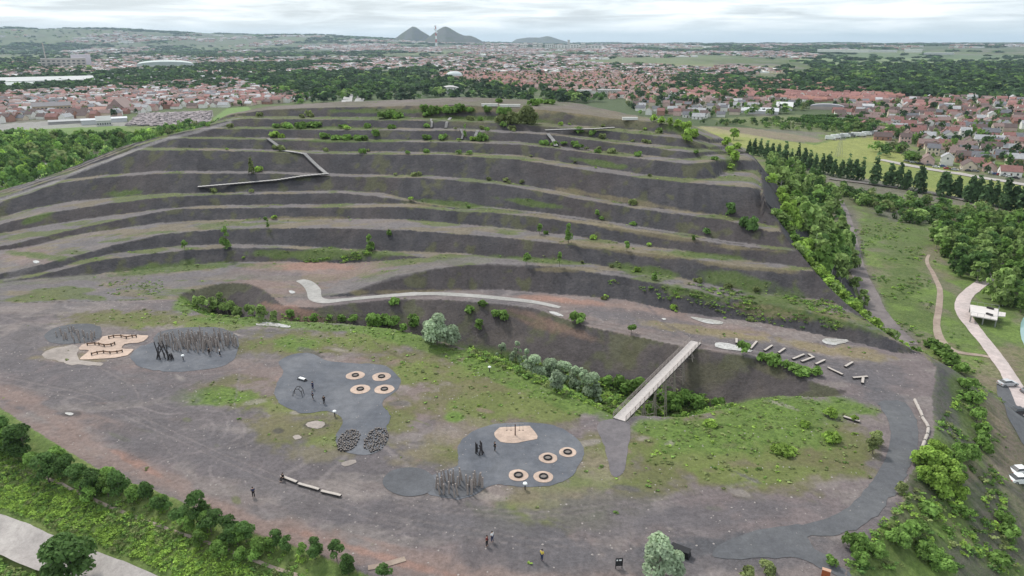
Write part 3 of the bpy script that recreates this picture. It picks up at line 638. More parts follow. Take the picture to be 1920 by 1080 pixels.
# puddles: shallow water that mirrors the sky over pale silt
bw = NB('puddle_water'); bw.p.inputs['Roughness'].default_value = .06; bw.p.inputs['Specular IOR Level'].default_value = .6
fw = bw.noise(1.6, 4, .7); M_pud = bw.out(bw.mix(bw.rng(fw, .4, .6, 0, 1), (.30, .285, .27), (.46, .445, .42)))
for pp, jg in (([(478,607),(500,605),(530,609),(549,613),(540,616),(505,612),(480,611)],.5), ([(1296,596),(1315,597),(1355,604),(1358,608),(1330,609),(1302,601)],.5), ([(1338,645),(1358,644),(1385,650),(1412,658),(1408,663),(1375,658),(1342,654)],.4), ([(1540,638),(1560,634),(1585,638),(1590,643),(1565,648),(1543,646)],.9), ([(120,777),(132,775),(140,778),(132,781)],.1), ([(1026,585),(1044,586),(1057,592),(1054,596),(1035,591)],.3), ([(540,558-12),(548,545),(556,550),(545,552)],.1), ([(1238,598),(1250,599),(1246,603)],.1), ([(60,490),(70,489),(76,493),(66,496)],.1)):
    drape('puddle', hitpoly(pp), M_pud, .10, .7, smooth_poly=1, jag=jg)
for pp in ([(574,797),(596,790),(612,796),(600,805),(580,804)], [(545,823),(556,816),(568,822),(556,830)], [(640,870),(662,866),(670,872),(652,877)]): drape('dried_silt', hitpoly(pp), M_silt, .06, .7, smooth_poly=1, jag=.6)
# pond at the right edge and the pool by the left wood
bw = NB('pond_water'); bw.p.inputs['Roughness'].default_value = .12; bw.p.inputs['Specular IOR Level'].default_value = .6
M_pond = bw.out(bw.rgb((.22, .34, .33)))
drape('pond', [hit(x, y)[:2] for x, y in [(1914,600),(1930,590),(1960,600),(1960,680),(1925,660),(1912,630)]], M_pond, .12, 1.5, smooth_poly=1)
drape('pond', [un(x, y, -14) for x, y in [(-60,342),(0,336),(60,322),(92,318),(70,330),(0,346),(-60,352)]], M_pond, .3, 3, smooth_poly=1)
# ------------------------------------------------------------------ foliage
def fol_mat(name, c, var=.5):
    b = NB(name); b.p.inputs['Roughness'].default_value = .75; b.p.inputs['Specular IOR Level'].default_value = .15
    a = b.attr('shade'); oi = b.n('ShaderNodeObjectInfo')
    col = b.mul(b.rgb(c), a.outputs['Fac']); col = b.mul(col, b.rng(oi.outputs['Random'], 0, 1, .8, 1.2))
    tr = b.n('ShaderNodeBsdfTranslucent'); b.l(b.mul(col, b.rng(a.outputs['Fac'], 0, 2, 1.1, 1.1)), tr.inputs[0]); mxs = b.n('ShaderNodeMixShader'); mxs.inputs[0].default_value = .35
    b.l(b.p.outputs[0], mxs.inputs[1]); b.l(tr.outputs[0], mxs.inputs[2]); b.l(mxs.outputs[0], b.t.nodes['Material Output'].inputs[0])
    return b.out(col)
FOL = {'deep': fol_mat('leaves_deep', (.052, .092, .040)), 'dark': fol_mat('leaves_dark', (.100, .180, .052)), 'mid': fol_mat('leaves_mid', (.165, .275, .065)), 'bright': fol_mat('leaves_bright', (.26, .39, .075)), 'silver': fol_mat('leaves_silver', (.37, .46, .30)), 'conifer': fol_mat('leaves_poplar', (.098, .165, .070)), 'olive': fol_mat('leaves_olive', (.205, .245, .095)), 'birch': fol_mat('leaves_birch', (.245, .345, .110))}
M_bark = simple('bark', (.12, .10, .085), .9, 4, .3); M_birch = simple('birch_bark', (.42, .40, .37), .8, 4, .3)
def leaf_cloud(r, n, w, h, leaf, form='round', z0=.0):
    k = {'round': 11, 'cone': 12, 'column': 11, 'low': 9, 'wisp': 12}[form]
    t = r.random(k)
    if form == 'cone': t = np.linspace(0, 1, k); lz = z0 + h * (.12 + .84 * t); lr = w * .14 * (1.05 - t); sz = w * (.10 + .30 * (1 - t) ** .8) * r.uniform(.85, 1.15, k)
    elif form == 'column': lz = z0 + h * (.12 + .8 * t); lr = w * .26 * np.sin(np.pi * (.15 + .8 * t)); sz = w * .24 * (1.2 - .6 * t)
    elif form == 'low': lz = h * (.25 + .35 * t); lr = w * .36 * np.ones(k); sz = w * .22 * (.7 + .5 * r.random(k))
    elif form == 'wisp': lz = z0 + h * (.2 + .72 * t); lr = w * .42 * (1.1 - t * .6); sz = w * .13 * (.7 + .6 * r.random(k))
    else: lz = z0 + (h - z0) * (.22 + .6 * t); lr = w * .34 * np.sqrt(np.clip(1.05 - (2 * t - .9) ** 2, .1, 1)); sz = w * .21 * (.6 + .8 * r.random(k))
    an = r.random(k) * 6.283; rad = lr * np.sqrt(r.random(k) * .8 + .2)
    lz = np.where(r.random(k) < .2, lz * 1.08, lz); rad = np.where(r.random(k) < .22, rad * 1.35, rad)
    L = np.c_[rad * np.cos(an), rad * np.sin(an), lz]; lsh = r.uniform(.68, 1.32, k)
    p = sz ** 2 / (sz ** 2).sum(); li = r.choice(k, n, p=p)
    d = r.normal(size=(n, 3)); d /= np.linalg.norm(d, axis=1)[:, None]; d[:, 2] = np.where(d[:, 2] < -.3, -d[:, 2], d[:, 2])
    zsc = 1.5 if form in ('column', 'wisp', 'cone') else .95
    c = L[li] + d * (sz[li] * (.55 + .6 * r.random(n) ** .5))[:, None] * np.array([1, 1, zsc])
    c[:, 2] = np.maximum(c[:, 2], .03 * h)
    nn = d + r.normal(size=(n, 3)) * .55; nn[:, 2] += .25; nn /= np.linalg.norm(nn, axis=1)[:, None]
    a = np.cross(nn, r.normal(size=(n, 3))); a /= np.linalg.norm(a, axis=1)[:, None]; b_ = np.cross(nn, a)
    s = leaf * r.uniform(.55, 1.35, n)[:, None]
    V = np.stack([c - a * s - b_ * s * .5, c + a * s * .4 - b_ * s, c + a * s + b_ * s * .6, c - a * s * .5 + b_ * s], 1).reshape(-1, 3)
    sh = np.repeat(lsh[li] * r.uniform(.75, 1.25, n), 4)
    return V, sh
def quads(n): return np.arange(n * 4).reshape(-1, 4)
PROTO = {}
def fol_mesh(form, colr, n, w, h, leaf, z0, seed):
    k = (form, colr, n, w, h, leaf, z0, seed)
    if k not in PROTO:
        V, sh = leaf_cloud(np.random.default_rng(seed), n, w, h, leaf, form, z0)
        PROTO[k] = mesh_np('foliage', V, quads(n), [FOL[colr]], attrs={'shade': sh})
    return PROTO[k]
def trunk_mesh(h, w, mat, seed, limbs=4):
    k = ('trunk', h, w, mat.name, seed)
    if k not in PROTO:
        r = random.Random(seed); m = MB(); q = (r.uniform(-.04, .04) * h, r.uniform(-.04, .04) * h, h * .55)
        m.tube((0, 0, -.3), q, h * .022, h * .012, 6, cap=False); m.tube(q, (q[0] * 1.4, q[1] * 1.4, h * .86), h * .012, h * .004, 5, cap=False)
        for i in range(limbs):
            a = r.random() * 6.28; z = h * r.uniform(.22, .6); m.tube((q[0] * z / h, q[1] * z / h, z), (math.cos(a) * w * .34, math.sin(a) * w * .34, z + h * r.uniform(.1, .25)), h * .009, h * .003, 5, cap=False)
        PROTO[k] = m.mesh('trunk', [mat])
    return PROTO[k]
PLACED = []          # (object, base label, place words, px, py, size px)
GREENROOT = {}
def plant(x, y, hpx, wpx, kind, form, label, cat, place, group, n=None, world=None, hm=None, wm=None):
    """a plant whose foot is seen at a pixel (or stands at a world point)"""
    X0, Y0, Z0 = hit(x, y) if world is None else world
    dist = math.sqrt(X0 ** 2 + Y0 ** 2 + (CAMZ - Z0) ** 2)
    if hm is None: k_ = .82 if group and group.startswith('hedge trees') else 1; hm = hpx * dist / F * .98 * k_; wm = wpx * dist / F * .86 * k_
    seed = random.randrange(5); n = n or (2600 if wpx * hpx > 2000 else 1300 if wpx * hpx > 700 else 300 if wpx * hpx > 250 else 130)
    asp = min(2.5, max(.5, round(hm / wm * 2) / 2)); lf = {2600: .040, 1300: .054, 300: .115, 130: .15}.get(n, .06)
    key = (kind, form, n, asp, seed)
    t = cat == 'tree'
    if key not in GREENROOT:
        root = empty('tree' if t else 'shrub')
        z0 = .12 * asp if t and form == 'round' and kind != 'dark' else 0
        cr = part('crown' if t else 'foliage', fol_mesh(form, kind, n, 1.0, asp, lf, z0, seed + 10), root)
        part('trunk' if t else 'stem', trunk_mesh(asp, 1.0, M_birch if kind == 'birch' else M_bark, seed), root)
        GREENROOT[key] = root; o = root
    else:
        o = copy_tree(GREENROOT[key])
    o.location = (X0, Y0, Z0); o.rotation_euler = (0, 0, random.random() * 6.28); o.scale = (wm, wm, hm / asp)
    tag(o, label, cat, group); PLACED.append((o, label, place, x, y, hpx))
    return o
# ------------------------------------------------------------------ named greenery, foot positions read off the photograph
def sh(lst, kind, form, label, cat, place, group):
    for a in lst: plant(a[0], a[1], a[2], a[3], kind, a[4] if len(a) > 4 else form, label, cat, place, group)
G1 = 'hedge trees along the lower edge of the plateau'
sh([(8,838,62,60),(48,858,70,62),(92,905,66,60),(128,895,48,44),(150,918,58,50),(182,932,60,54),(226,930,50,50),(278,938,36,36),(372,985,78,52),(398,1005,58,52),(432,1022,66,56),(342,990,52,44),(306,965,40,40),(462,1022,54,44),(520,1030,48,34),(540,1040,44,30),(592,1050,54,40),(632,1056,50,38),(655,1084,54,40),(722,1094,42,38)], 'dark', 'round', 'dark green bushy tree', 'tree', 'in the hedge along the lower left plateau edge', G1)
sh([(24,845,50,40),(110,885,50,40),(166,925,44,40),(204,935,44,36),(252,940,36,32),(390,1000,48,40),(446,1026,50,40),(508,1038,40,30),(566,1046,36,26)], 'mid', 'round', 'lighter green bushy tree', 'tree', 'in the hedge along the lower left plateau edge', G1)
sh([(32,850,48,44),(110,880,50,40),(208,915,44,40),(300,960,36,36),(355,1000,40,36),(378,1030,40,34),(412,1048,40,40),(492,1040,40,46),(452,1052,34,34),(168,945,36,36),(70,885,44,40),(250,945,36,34),(478,1056,30,34)], 'mid', 'round', 'mid green low shrub', 'shrub', 'in the hedge along the lower left plateau edge', G1)
plant(140,1104,100,88,'dark','round','tall dark tree standing beside the pale road in the bottom corner','tree','',None, n=2600)
plant(103,1090,60,40,'dark','round','smaller dark tree close beside the tall one by the pale road','tree','',None)
plant(1233,1092,88,76,'silver','round','large silvery green willow bush beside the black sign board','shrub','',None, n=2600)
plant(1262,1086,60,40,'silver','round','smaller silvery bush at the side of the large willow','shrub','',None)
sh([(1440,1075,24,32),(1690,930,20,22),(1400,1085,20,26),(1636,852,40,26),(1640,836,30,26)], 'olive', 'round', 'lone yellowish green bush', 'shrub', 'near the curved asphalt road', 'bushes near the curved road')
sh([(820,648,60,58),(845,650,40,40),(806,640,40,36)], 'silver', 'round', 'big pale silvery willow', 'shrub', 'at the pit rim beside the pink ring pads', 'willows in the long pit')
sh([(1005,708,52,44),(1030,715,46,44),(1055,722,54,40),(1080,734,54,36),(1105,752,60,44),(968,684,44,26,'wisp'),(990,695,40,30,'wisp'),(1045,735,44,36),(940,672,30,24,'wisp'),(1120,760,34,22,'wisp'),(1092,742,50,26,'wisp')], 'silver', 'round', 'silvery willow bush', 'shrub', 'in the pit left of the footbridge', 'willows in the long pit')
sh([(378,580,24,26),(400,586,26,22),(428,590,26,30),(448,594,18,20),(470,596,24,22),(492,600,26,26),(516,602,18,18),(418,582,30,22,'wisp'),(440,588,20,20,'wisp')], 'birch', 'round', 'light green sapling bush', 'shrub', 'in the narrow left end of the pit', 'saplings in the pit')
sh([(590,604,16,20),(545,598,18,18),(662,608,16,20),(700,612,20,34),(735,616,24,34),(722,610,20,24),(775,616,24,28),(618,604,12,14),(755,622,14,20),(640,606,14,20),(900,622,22,20),(944,602,20,26),(928,598,14,20),(738,572,12,22),(880,585,10,20),(905,575,8,20),(1082,606,14,34),(1184,626,20,18)], 'mid', 'round', 'small green bush', 'shrub', 'along the long pit beside the pale path', 'bushes along the pit')
sh([(1392,666,24,26),(1446,686,16,34),(1426,680,12,20),(1530,705,16,22),(1500,700,10,40),(1478,692,10,26)], 'mid', 'round', 'green bush', 'shrub', 'beside the timber beams on the pit edge', 'bushes near the beams')
sh([(1555,782,20,24),(1558,830,16,28),(1510,800,8,20),(1470,850,12,40),(1600,790,8,14),(1330,800,8,26)], 'bright', 'low', 'rounded green shrub', 'shrub', 'on the grassy mound right of the footbridge', 'shrubs on the grassy mound')
sh([(1215,745,24,30),(1255,770,34,46),(1280,760,30,40),(1310,768,26,36),(1240,752,24,30),(1196,738,30,36),(1175,735,20,30),(1225,775,20,26),(1345,765,16,26),(1160,728,18,30),(1140,724,16,24)], 'mid', 'round', 'leafy bush', 'shrub', 'in the pit under the footbridge', 'bushes under the bridge')
sh([(1735,878,36,40),(1755,890,40,40),(1775,905,40,36),(1752,920,44,36),(1730,905,30,30),(1790,925,36,34),(1765,935,24,30),(1720,872,22,28),(1800,940,24,26),(1744,860,34,30),(1760,868,28,28)], 'bright', 'round', 'bright green bush', 'shrub', 'on the bank below the pale log row', 'bushes on the right bank')
sh([(1812,730,24,26),(1822,760,28,26),(1830,790,28,26),(1836,820,26,26),(1800,700,22,26),(1780,680,22,30),(1765,665,20,30),(1840,838,20,24),(1748,650,18,24),(1808,860,24,40),(1785,870,26,30),(1850,850,18,20),(1790,900,26,30),(1700,1000,16,30),(1880,985,26,24),(1890,1010,26,26),(1870,1060,22,30),(1640,1040,24,36),(1600,1035,26,40),(1680,1020,30,40),(1740,1050,34,40),(1720,1000,24,36),(1765,1070,30,40),(1810,970,24,20),(1740,965,20,30),(1610,1060,22,26),(1560,1065,20,22)], 'mid', 'low', 'spreading green shrub', 'shrub', 'on the slope above the car park', 'bushes on the right bank')
# single bushes and saplings on the dark tiers
T = 'bushes scattered over the terraced heap'
plant(425,468,38,24,'mid','column','egg shaped green tree alone on a left terrace above the pink ground','tree','',None)
plant(1066,456,38,20,'mid','column','tall narrow green tree, largest one on the middle terraces','tree','',None)
plant(472,326,28,14,'olive','cone','small pointed olive tree on the terrace below the zigzag stairs','tree','',None)
sh([(503,429,18,8),(1012,440,22,14),(1175,472,22,14),(694,470,28,20),(988,497,24,18),(1049,501,32,12),(347,470,18,12),(872,258,24,8),(730,443,10,12),(1227,525,16,14),(1300,452,8,10),(1120,405,8,12)], 'mid', 'column', 'slender green sapling', 'shrub', 'on the terraced dark heap', T)
sh([(1367,405,22,24),(1411,432,18,28),(1395,428,14,22),(1325,440,8,16)], 'dark', 'round', 'dark round bush', 'shrub', 'at the right end of the terraces', T)
sh([(990,233,26,46),(960,232,16,30),(940,230,12,24)], 'olive', 'round', 'broad yellowish green bush', 'shrub', 'near the top of the heap', T)
sh([(720,222,10,30),(745,221,10,24),(735,220,12,20),(795,213,18,18),(815,214,14,26),(800,218,8,16),(845,213,12,30),(860,213,14,26),(915,213,16,16),(880,212,8,20),(945,216,14,26),(1000,198,10,24),(1030,195,8,24),(1010,193,6,20),(935,192,6,16)], 'mid', 'low', 'low green bush', 'shrub', 'along the flat top of the heap', T)
sh([(905,264,14,22),(1085,250,10,18),(1110,253,8,14),(1085,280,12,18),(1020,272,8,18),(1040,274,8,16),(1195,293,8,16),(1120,286,6,14),(945,239,8,14),(680,263,8,22),(650,262,8,24),(630,262,8,20),(610,260,8,20),(705,256,10,16),(565,241,10,22),(540,240,8,20),(520,239,6,16),(590,238,8,30),(690,240,8,14),(735,242,8,16),(800,240,6,12),(800,262,8,20),(830,262,8,18),(765,289,8,10),(860,289,8,12),(880,290,8,12),(680,288,8,14),(1305,288,8,10),(1340,300,6,14)], 'mid', 'low', 'small rounded bush', 'shrub', 'on the upper terraces of the heap', T)
sh([(1375,262,22,20),(1290,268,24,26),(1285,250,20,22),(1300,260,16,18),(1270,240,14,16),(1240,232,12,16),(1225,228,12,14),(1370,290,16,20),(1378,305,18,20),(1360,274,16,18),(1382,283,14,16),(1255,235,12,14),(1370,318,10,14)], 'bright', 'round', 'bright green bush', 'shrub', 'at the right corner of the upper terraces', T)
# random low bushes along the toes of the tiers (seeded)
rb = random.Random(3); extra = 0
for line, n in (('T_t', 16), ('K_t', 16), ('L_t', 12), ('M_t', 10), ('N_t', 9), ('O_t', 6), ('Q_t', 5), ('R_t', 9), ('A_t', 8)):
    for _ in range(n):
        x = rb.uniform(380, 1240) if line not in ('A_t', 'R_t') else rb.uniform(1080, 1560)
        y = float(lin(LN[line], x)) + rb.uniform(-1, 3)
        hh = rb.uniform(4, 9); plant(x, y, hh, hh * rb.uniform(1.1, 2.2), rb.choice(['olive', 'mid', 'olive', 'bright']), 'low', 'tiny tufted bush', 'shrub', 'at the foot of a terrace slope', T, n=130)
# poplars in a row across the meadow
for i, (x, y, h, w) in enumerate([(1404,285,26,14),(1413,288,28,14),(1424,290,26,13),(1436,294,32,13),(1447,297,30,14),(1458,300,30,14),(1470,305,40,15),(1482,306,26,13),(1494,310,34,14),(1505,314,40,15),(1516,316,30,14),(1527,319,34,15),(1540,322,32,15),(1552,324,34,15),(1563,328,34,15),(1576,330,30,15),(1588,332,36,16),(1600,334,38,16),(1614,336,36,16),(1638,344,44,20),(1666,346,36,20),(1682,350,42,20),(1698,352,36,18),(1720,358,46,22),(1768,364,38,22),(1790,368,38,22),(1817,376,40,22),(1830,376,34,20),(1846,382,44,22),(1862,384,36,20),(1880,388,44,22),(1896,390,38,22),(1914,394,46,24),(1935,398,44,24)]):
    plant(x, y + 3, h * (.84 + .3 * ((i * 37) % 11) / 11), w * (1.0 + .4 * ((i * 23) % 7) / 7), 'conifer', 'cone', 'dark pointed poplar', 'tree', 'in the row across the yellow-green meadow', 'row of dark poplars beyond the tracks', n=300)
# individual trees of the belt and of the wood on the right
def sample(poly, n, md, r, hfun=None):
    p = np.array(poly, float); out = []; tries = 0
    lo, hi = p.min(0), p.max(0)
    while len(out) < n and tries < n * 40:
        tries += 1; X = r.uniform(lo[0], hi[0]); Yw = r.uniform(lo[1], hi[1])
        if not inpoly(np.array([X]), np.array([Yw]), p)[0]: continue
        if any((X - a) ** 2 + (Yw - b_) ** 2 < md * md for a, b_ in out): continue
        out.append((X, Yw))
    return out
rr2 = random.Random(5)
ek = [i for i in range(nc) if 1424 <= cx[i] <= 1640]; ecen = np.array([-20.0, 230.0]); inner = []
for i in ek:
    d_ = EP[i, :2] - ecen; d_ = d_ / np.linalg.norm(d_); inner.append(tuple(EP[i, :2] + np.array([1.0, -.1]) * (7 if cx[i] < 1470 else 3.5)))
belt = [hit(*p)[:2] for p in [(1440,300),(1500,325),(1560,364),(1574,420),(1586,470),(1600,520),(1630,580),(1650,620)]] + inner[::-1]
scrub_belt = sample_b = belt
for X, Yw in sample(belt, 235, 2.9, rr2):
    z = float(hgt(X, Yw)); u, v = pix(X, Yw, z); edge_side = float(dist_poly(np.array([X]), np.array([Yw]), EP[ek][:, :2], closed=False)[0]) < 11
    hm = rr2.uniform(3.2, 5) if (v > 520 or edge_side) else rr2.uniform(5.5, 8.5)
    k = 'bright' if edge_side and rr2.random() < .7 else rr2.choice(['birch', 'birch', 'mid', 'birch', 'dark'])
    plant(u, v, 30, 22, k, 'round' if edge_side else rr2.choice(['round', 'column', 'wisp']), {'bright': 'bright green bushy tree', 'birch': 'pale green birch', 'mid': 'mid green birch', 'dark': 'dark green young tree'}[k], 'tree', 'in the belt between heap and cinder track', 'belt of trees beside the heap', world=(X, Yw, z), hm=hm, wm=hm * rr2.uniform(.6, .95), n=300)
wood = [hit(*p)[:2] for p in [(1738,455),(1775,440),(1830,436),(1920,430),(1985,430),(1990,500),(1925,500),(1880,510),(1830,530),(1800,520),(1768,490)]]
wood2 = [hit(*p)[:2] for p in [(1850,560),(1880,535),(1925,515),(1960,520),(1960,590),(1905,590),(1880,575)]]
for wd, n in ((wood, 120), (wood2, 22)):
    for X, Yw in sample(wd, n, 3.6, rr2):
        z = float(hgt(X, Yw)); u, v = pix(X, Yw, z); hm = rr2.uniform(6, 9.5)
        k = rr2.choice(['birch', 'mid', 'birch', 'dark'])
        plant(u, v, 34, 24, k, rr2.choice(['column', 'wisp', 'round']), {'birch': 'pale green birch', 'mid': 'mid green birch', 'dark': 'dark green tree'}[k], 'tree', 'in the dense wood right of the winding path', 'wood beside the gravel road', world=(X, Yw, z), hm=hm, wm=hm * rr2.uniform(.5, .72), n=300)
# ------------------------------------------------------------------ woods, undergrowth and far trees that read as one mass
def mass(name, pts, kindf, n, form='round', leaf=.1):
    """pts: X,Y,z,w,h"""
    Vs, Ss, Ks = [], [], []
    lib = [leaf_cloud(np.random.default_rng(50 + i), n, 1.0, 1.0, leaf, form, .05) for i in range(7)]
    r = np.random.default_rng(11)
    for i, (X, Yw, z, w, h) in enumerate(pts):
        V, s = lib[r.integers(7)]; a = r.random() * 6.28; ca, sa = math.cos(a), math.sin(a)
        Vs.append(np.c_[X + (V[:, 0] * ca - V[:, 1] * sa) * w, Yw + (V[:, 0] * sa + V[:, 1] * ca) * w, z + V[:, 2] * h])
        Ss.append(s * r.uniform(.62, 1.3)); Ks.append(np.full(n, kindf(i, X, Yw, r)))
    names = ['dark', 'mid', 'bright', 'birch', 'olive', 'silver', 'deep']
    V = np.concatenate(Vs); me = mesh_np(name, V, quads(len(V) // 4), [FOL[k] for k in names], midx=np.concatenate(Ks), attrs={'shade': np.concatenate(Ss)})
    return tag(link(name, me), kind='stuff')
rw = np.random.default_rng(21)
def scatter_px(poly, n, zf=None, hit_=False):
    """points of the plain inside an area"""
    W_ = np.array([un(x, y, -14) if not hit_ else hit(x, y)[:2] for x, y in poly]); lo, hi = W_.min(0), W_.max(0)
    out = np.zeros((0, 2))
    while len(out) < n:
        q = rw.uniform(lo, hi, (n * 3, 2)); q = q[inpoly(q[:, 0], q[:, 1], W_)]; out = np.concatenate([out, q])
        if len(q) == 0: break
    return out[:n]
P_ = []
def addwood(poly, n, h0, h1, wk=1.0, hit_=False):
    for X, Yw in scatter_px(poly, n, hit_=hit_):
        h = rw.uniform(h0, h1); P_.append((X, Yw, float(hgt(X, Yw)) - .5, h * rw.uniform(.9, 1.3) * wk, h))
addwood([(-260,300),(-60,275),(60,268),(190,262),(262,262),(330,244),(400,242),(300,290),(200,340),(80,380),(-60,420),(-300,430)], 620, 6, 10, .8)
addwood([(160,262),(300,252),(400,236),(440,230),(380,245),(260,270)], 120, 4, 7)
addwood([(-60,262),(60,256),(130,262),(200,262),(120,272),(-60,300)], 90, 6, 9)
leftwood = list(P_); P_.clear()
mass('woodland', leftwood, lambda i, X, Yw, r: r.choice([0, 1, 2, 3, 4], p=[.52, .26, .06, .08, .08]), 130, leaf=.085)
Pf = []
for i in ek:
    for _ in range(3):
        d_ = rw.uniform(2.5, 13); X = EP[i, 0] + d_; Yw = EP[i, 1] + rw.uniform(-2, 2); h = rw.uniform(1.6, 3.6); Pf.append((X, Yw, float(hgt(X, Yw)) - .3, h * 1.3, h))
mass('scrub', Pf, lambda i, X, Yw, r: r.choice([1, 2, 3], p=[.3, .5, .2]), 130, leaf=.09)
# scrub along the tracks, meadow edge, behind the belt
addwood([(1560,352),(1620,362),(1760,385),(1920,412),(1960,430),(1800,425),(1700,420),(1640,400),(1590,375)], 190, 2.5, 6)
addwood([(1310,232),(1440,226),(1530,228),(1640,246),(1630,252),(1520,246),(1400,240)], 130, 3, 6)
addwood([(1560,238),(1660,240),(1700,262),(1650,262)], 40, 5, 9)
addwood([(1630,285),(1690,280),(1720,292),(1660,296)], 10, 6, 9); addwood([(1695,302),(1722,300),(1724,306),(1700,308)], 5, 6, 9)
addwood([(1380,205),(1480,196),(1540,205),(1500,216),(1400,220)], 40, 6, 10)
scrub = list(P_); P_.clear()
mass('scrub', scrub, lambda i, X, Yw, r: r.choice([0, 1, 3, 4], p=[.45, .25, .2, .1]), 110, leaf=.09)
# leafy undergrowth on banks: low dense tufts following the ground
U = []
ROADS = [np.array([hit(x, y)[:2] for x, y in [(-60,982),(0,1006),(60,1030),(120,1053),(180,1078),(240,1106),(300,1136)]]), np.array([hit(x, y)[:2] for x, y in [(1900,498),(1870,515),(1835,535),(1808,560),(1806,588),(1830,622),(1862,662),(1895,712),(1925,770),(1960,850)]]), np.array([hit(x, y)[:2] for x, y in [(1742,478),(1738,492),(1752,520),(1762,545),(1760,580),(1756,610),(1765,640),(1790,660),(1840,668),(1868,674)]])]
def under(poly, n, h0, h1, flt=None):
    W_ = np.array([hit(x, y)[:2] for x, y in poly]); lo, hi = W_.min(0), W_.max(0); q = rw.uniform(lo, hi, (n * 3, 2)); q = q[inpoly(q[:, 0], q[:, 1], W_)][:n]
    if flt is not None: q = q[flt(q)]
    for rd_, wd_ in zip(ROADS, (3.3, 3.0, 1.6)): q = q[dist_poly(q[:, 0], q[:, 1], rd_, closed=False) > wd_]
    zz = hgt(q[:, 0], q[:, 1])
    for (X, Yw), z in zip(q, zz):
        h = rw.uniform(h0, h1); U.append((X, Yw, z - .05, h * rw.uniform(1.3, 2.2), h))
ndf = lambda s, t: (lambda q: fbm(q[:, 0] / s, q[:, 1] / s, 61, 3) > t)
under([(-60,800),(0,830),(100,910),(200,950),(300,985),(400,1040),(520,1078),(700,1100),(400,1140),(260,1076),(150,1030),(0,980),(-60,950)], 6500, .22, .6)
under([(0,1045),(80,1060),(120,1100),(0,1110),(-60,1040)], 500, .4, 1.0)
under([(-40,830),(100,880),(300,955),(480,1020),(640,1075),(520,1078),(300,990),(100,905),(-40,870)], 900, .2, .6)
nearU = list(U); U.clear()
mass('undergrowth', nearU, lambda i, X, Yw, r: (2 if r.random() < .75 else 1) if fbm(X / 7, Yw / 7, 8, 3) > .53 else r.choice([0, 1, 2, 4], p=[.08, .42, .15, .35]), 46, 'low', .10)
under([(1730,860),(1830,700),(1850,800),(1880,900),(1910,1080),(1560,1085),(1600,1030),(1680,960),(1710,920)], 2600, .3, .8, ndf(9, .46))
under([(1600,430),(1680,410),(1760,470),(1740,560),(1800,640),(1850,690),(1760,680),(1700,640),(1650,560)], 1300, .25, .8, ndf(12, .47))
under([(1860,690),(1800,640),(1800,600),(1850,680),(1900,780),(1900,880),(1860,900),(1840,780)], 500, .2, .6, ndf(8, .52))
bankU = list(U); U.clear()
mass('undergrowth', bankU, lambda i, X, Yw, r: r.choice([0, 1, 2, 4], p=[.2, .4, .2, .2]), 40, 'low', .12)
under([(380,598),(640,612),(760,628),(860,665),(1000,730),(1140,785),(1080,760),(920,710),(800,650),(640,622),(400,606)], 700, .12, .35)
under([(1220,790),(1400,750),(1540,745),(1570,790),(1500,830),(1380,850),(1260,820)], 1400, .06, .22, ndf(6, .5))
under([(880,670),(940,690),(1010,720),(1080,755),(1150,775),(1250,780),(1380,762),(1330,745),(1200,722),(1080,705),(960,672),(880,650)], 1500, .4, 1.1)
under([(340,570),(400,594),(520,602),(640,606),(520,592),(400,578),(350,562)], 260, .3, .8)
under([(150,530),(300,520),(310,545),(250,560),(180,550)], 260, .15, .4, ndf(4, .5))
under([(440,480),(700,472),(690,486),(560,492),(450,490)], 320, .25, .7, ndf(5, .48))
under([(1120,520),(1290,545),(1560,600),(1600,625),(1500,618),(1400,598),(1280,570),(1160,545)], 900, .2, .7, ndf(7, .53))
under([(1280,530),(1560,560),(1600,600),(1400,580)], 400, .2, .7, ndf(7, .52))
topU = list(U); U.clear()
mass('undergrowth', topU, lambda i, X, Yw, r: r.choice([0, 1, 2, 4], p=[.12, .4, .28, .2]), 34, 'low', .12)
# grass tufts dotted over the plateau and the tiers
TT = []
q = np.c_[rw.uniform(-130, 90, 26000), rw.uniform(66, 330, 26000)]; cl = clsat(q[:, 0], q[:, 1]); zz = hgt(q[:, 0], q[:, 1])
ti = np.clip(((np.arctan2(q[:, 0], q[:, 1]) - TH[0]) / (TH[1] - TH[0])).astype(int), 0, NT - 1); ri = np.clip(np.searchsorted(RR, np.hypot(q[:, 0], q[:, 1])) - 1, 0, nr - 1)
cc = C[ri, ti]; greenness = cc[:, 1] - cc[:, 2] - .3 * np.maximum(cc[:, 0] - cc[:, 1], 0)
keep = (rw.random(len(q)) < np.clip((greenness - .030) * 12, .004, .85)) & np.isin(cl, (1, 2, 3))
for pd_ in PADS: keep &= ~inpoly(q[:, 0], q[:, 1], pd_)
for (X, Yw), z in zip(q[keep], zz[keep]): 
    h = rw.uniform(.10, .32); TT.append((X, Yw, z - .02, h * rw.uniform(2, 4), h))
mass('grass_tufts', TT, lambda i, X, Yw, r: r.choice([1, 4, 2], p=[.3, .55, .15]), 12, 'low', .2)
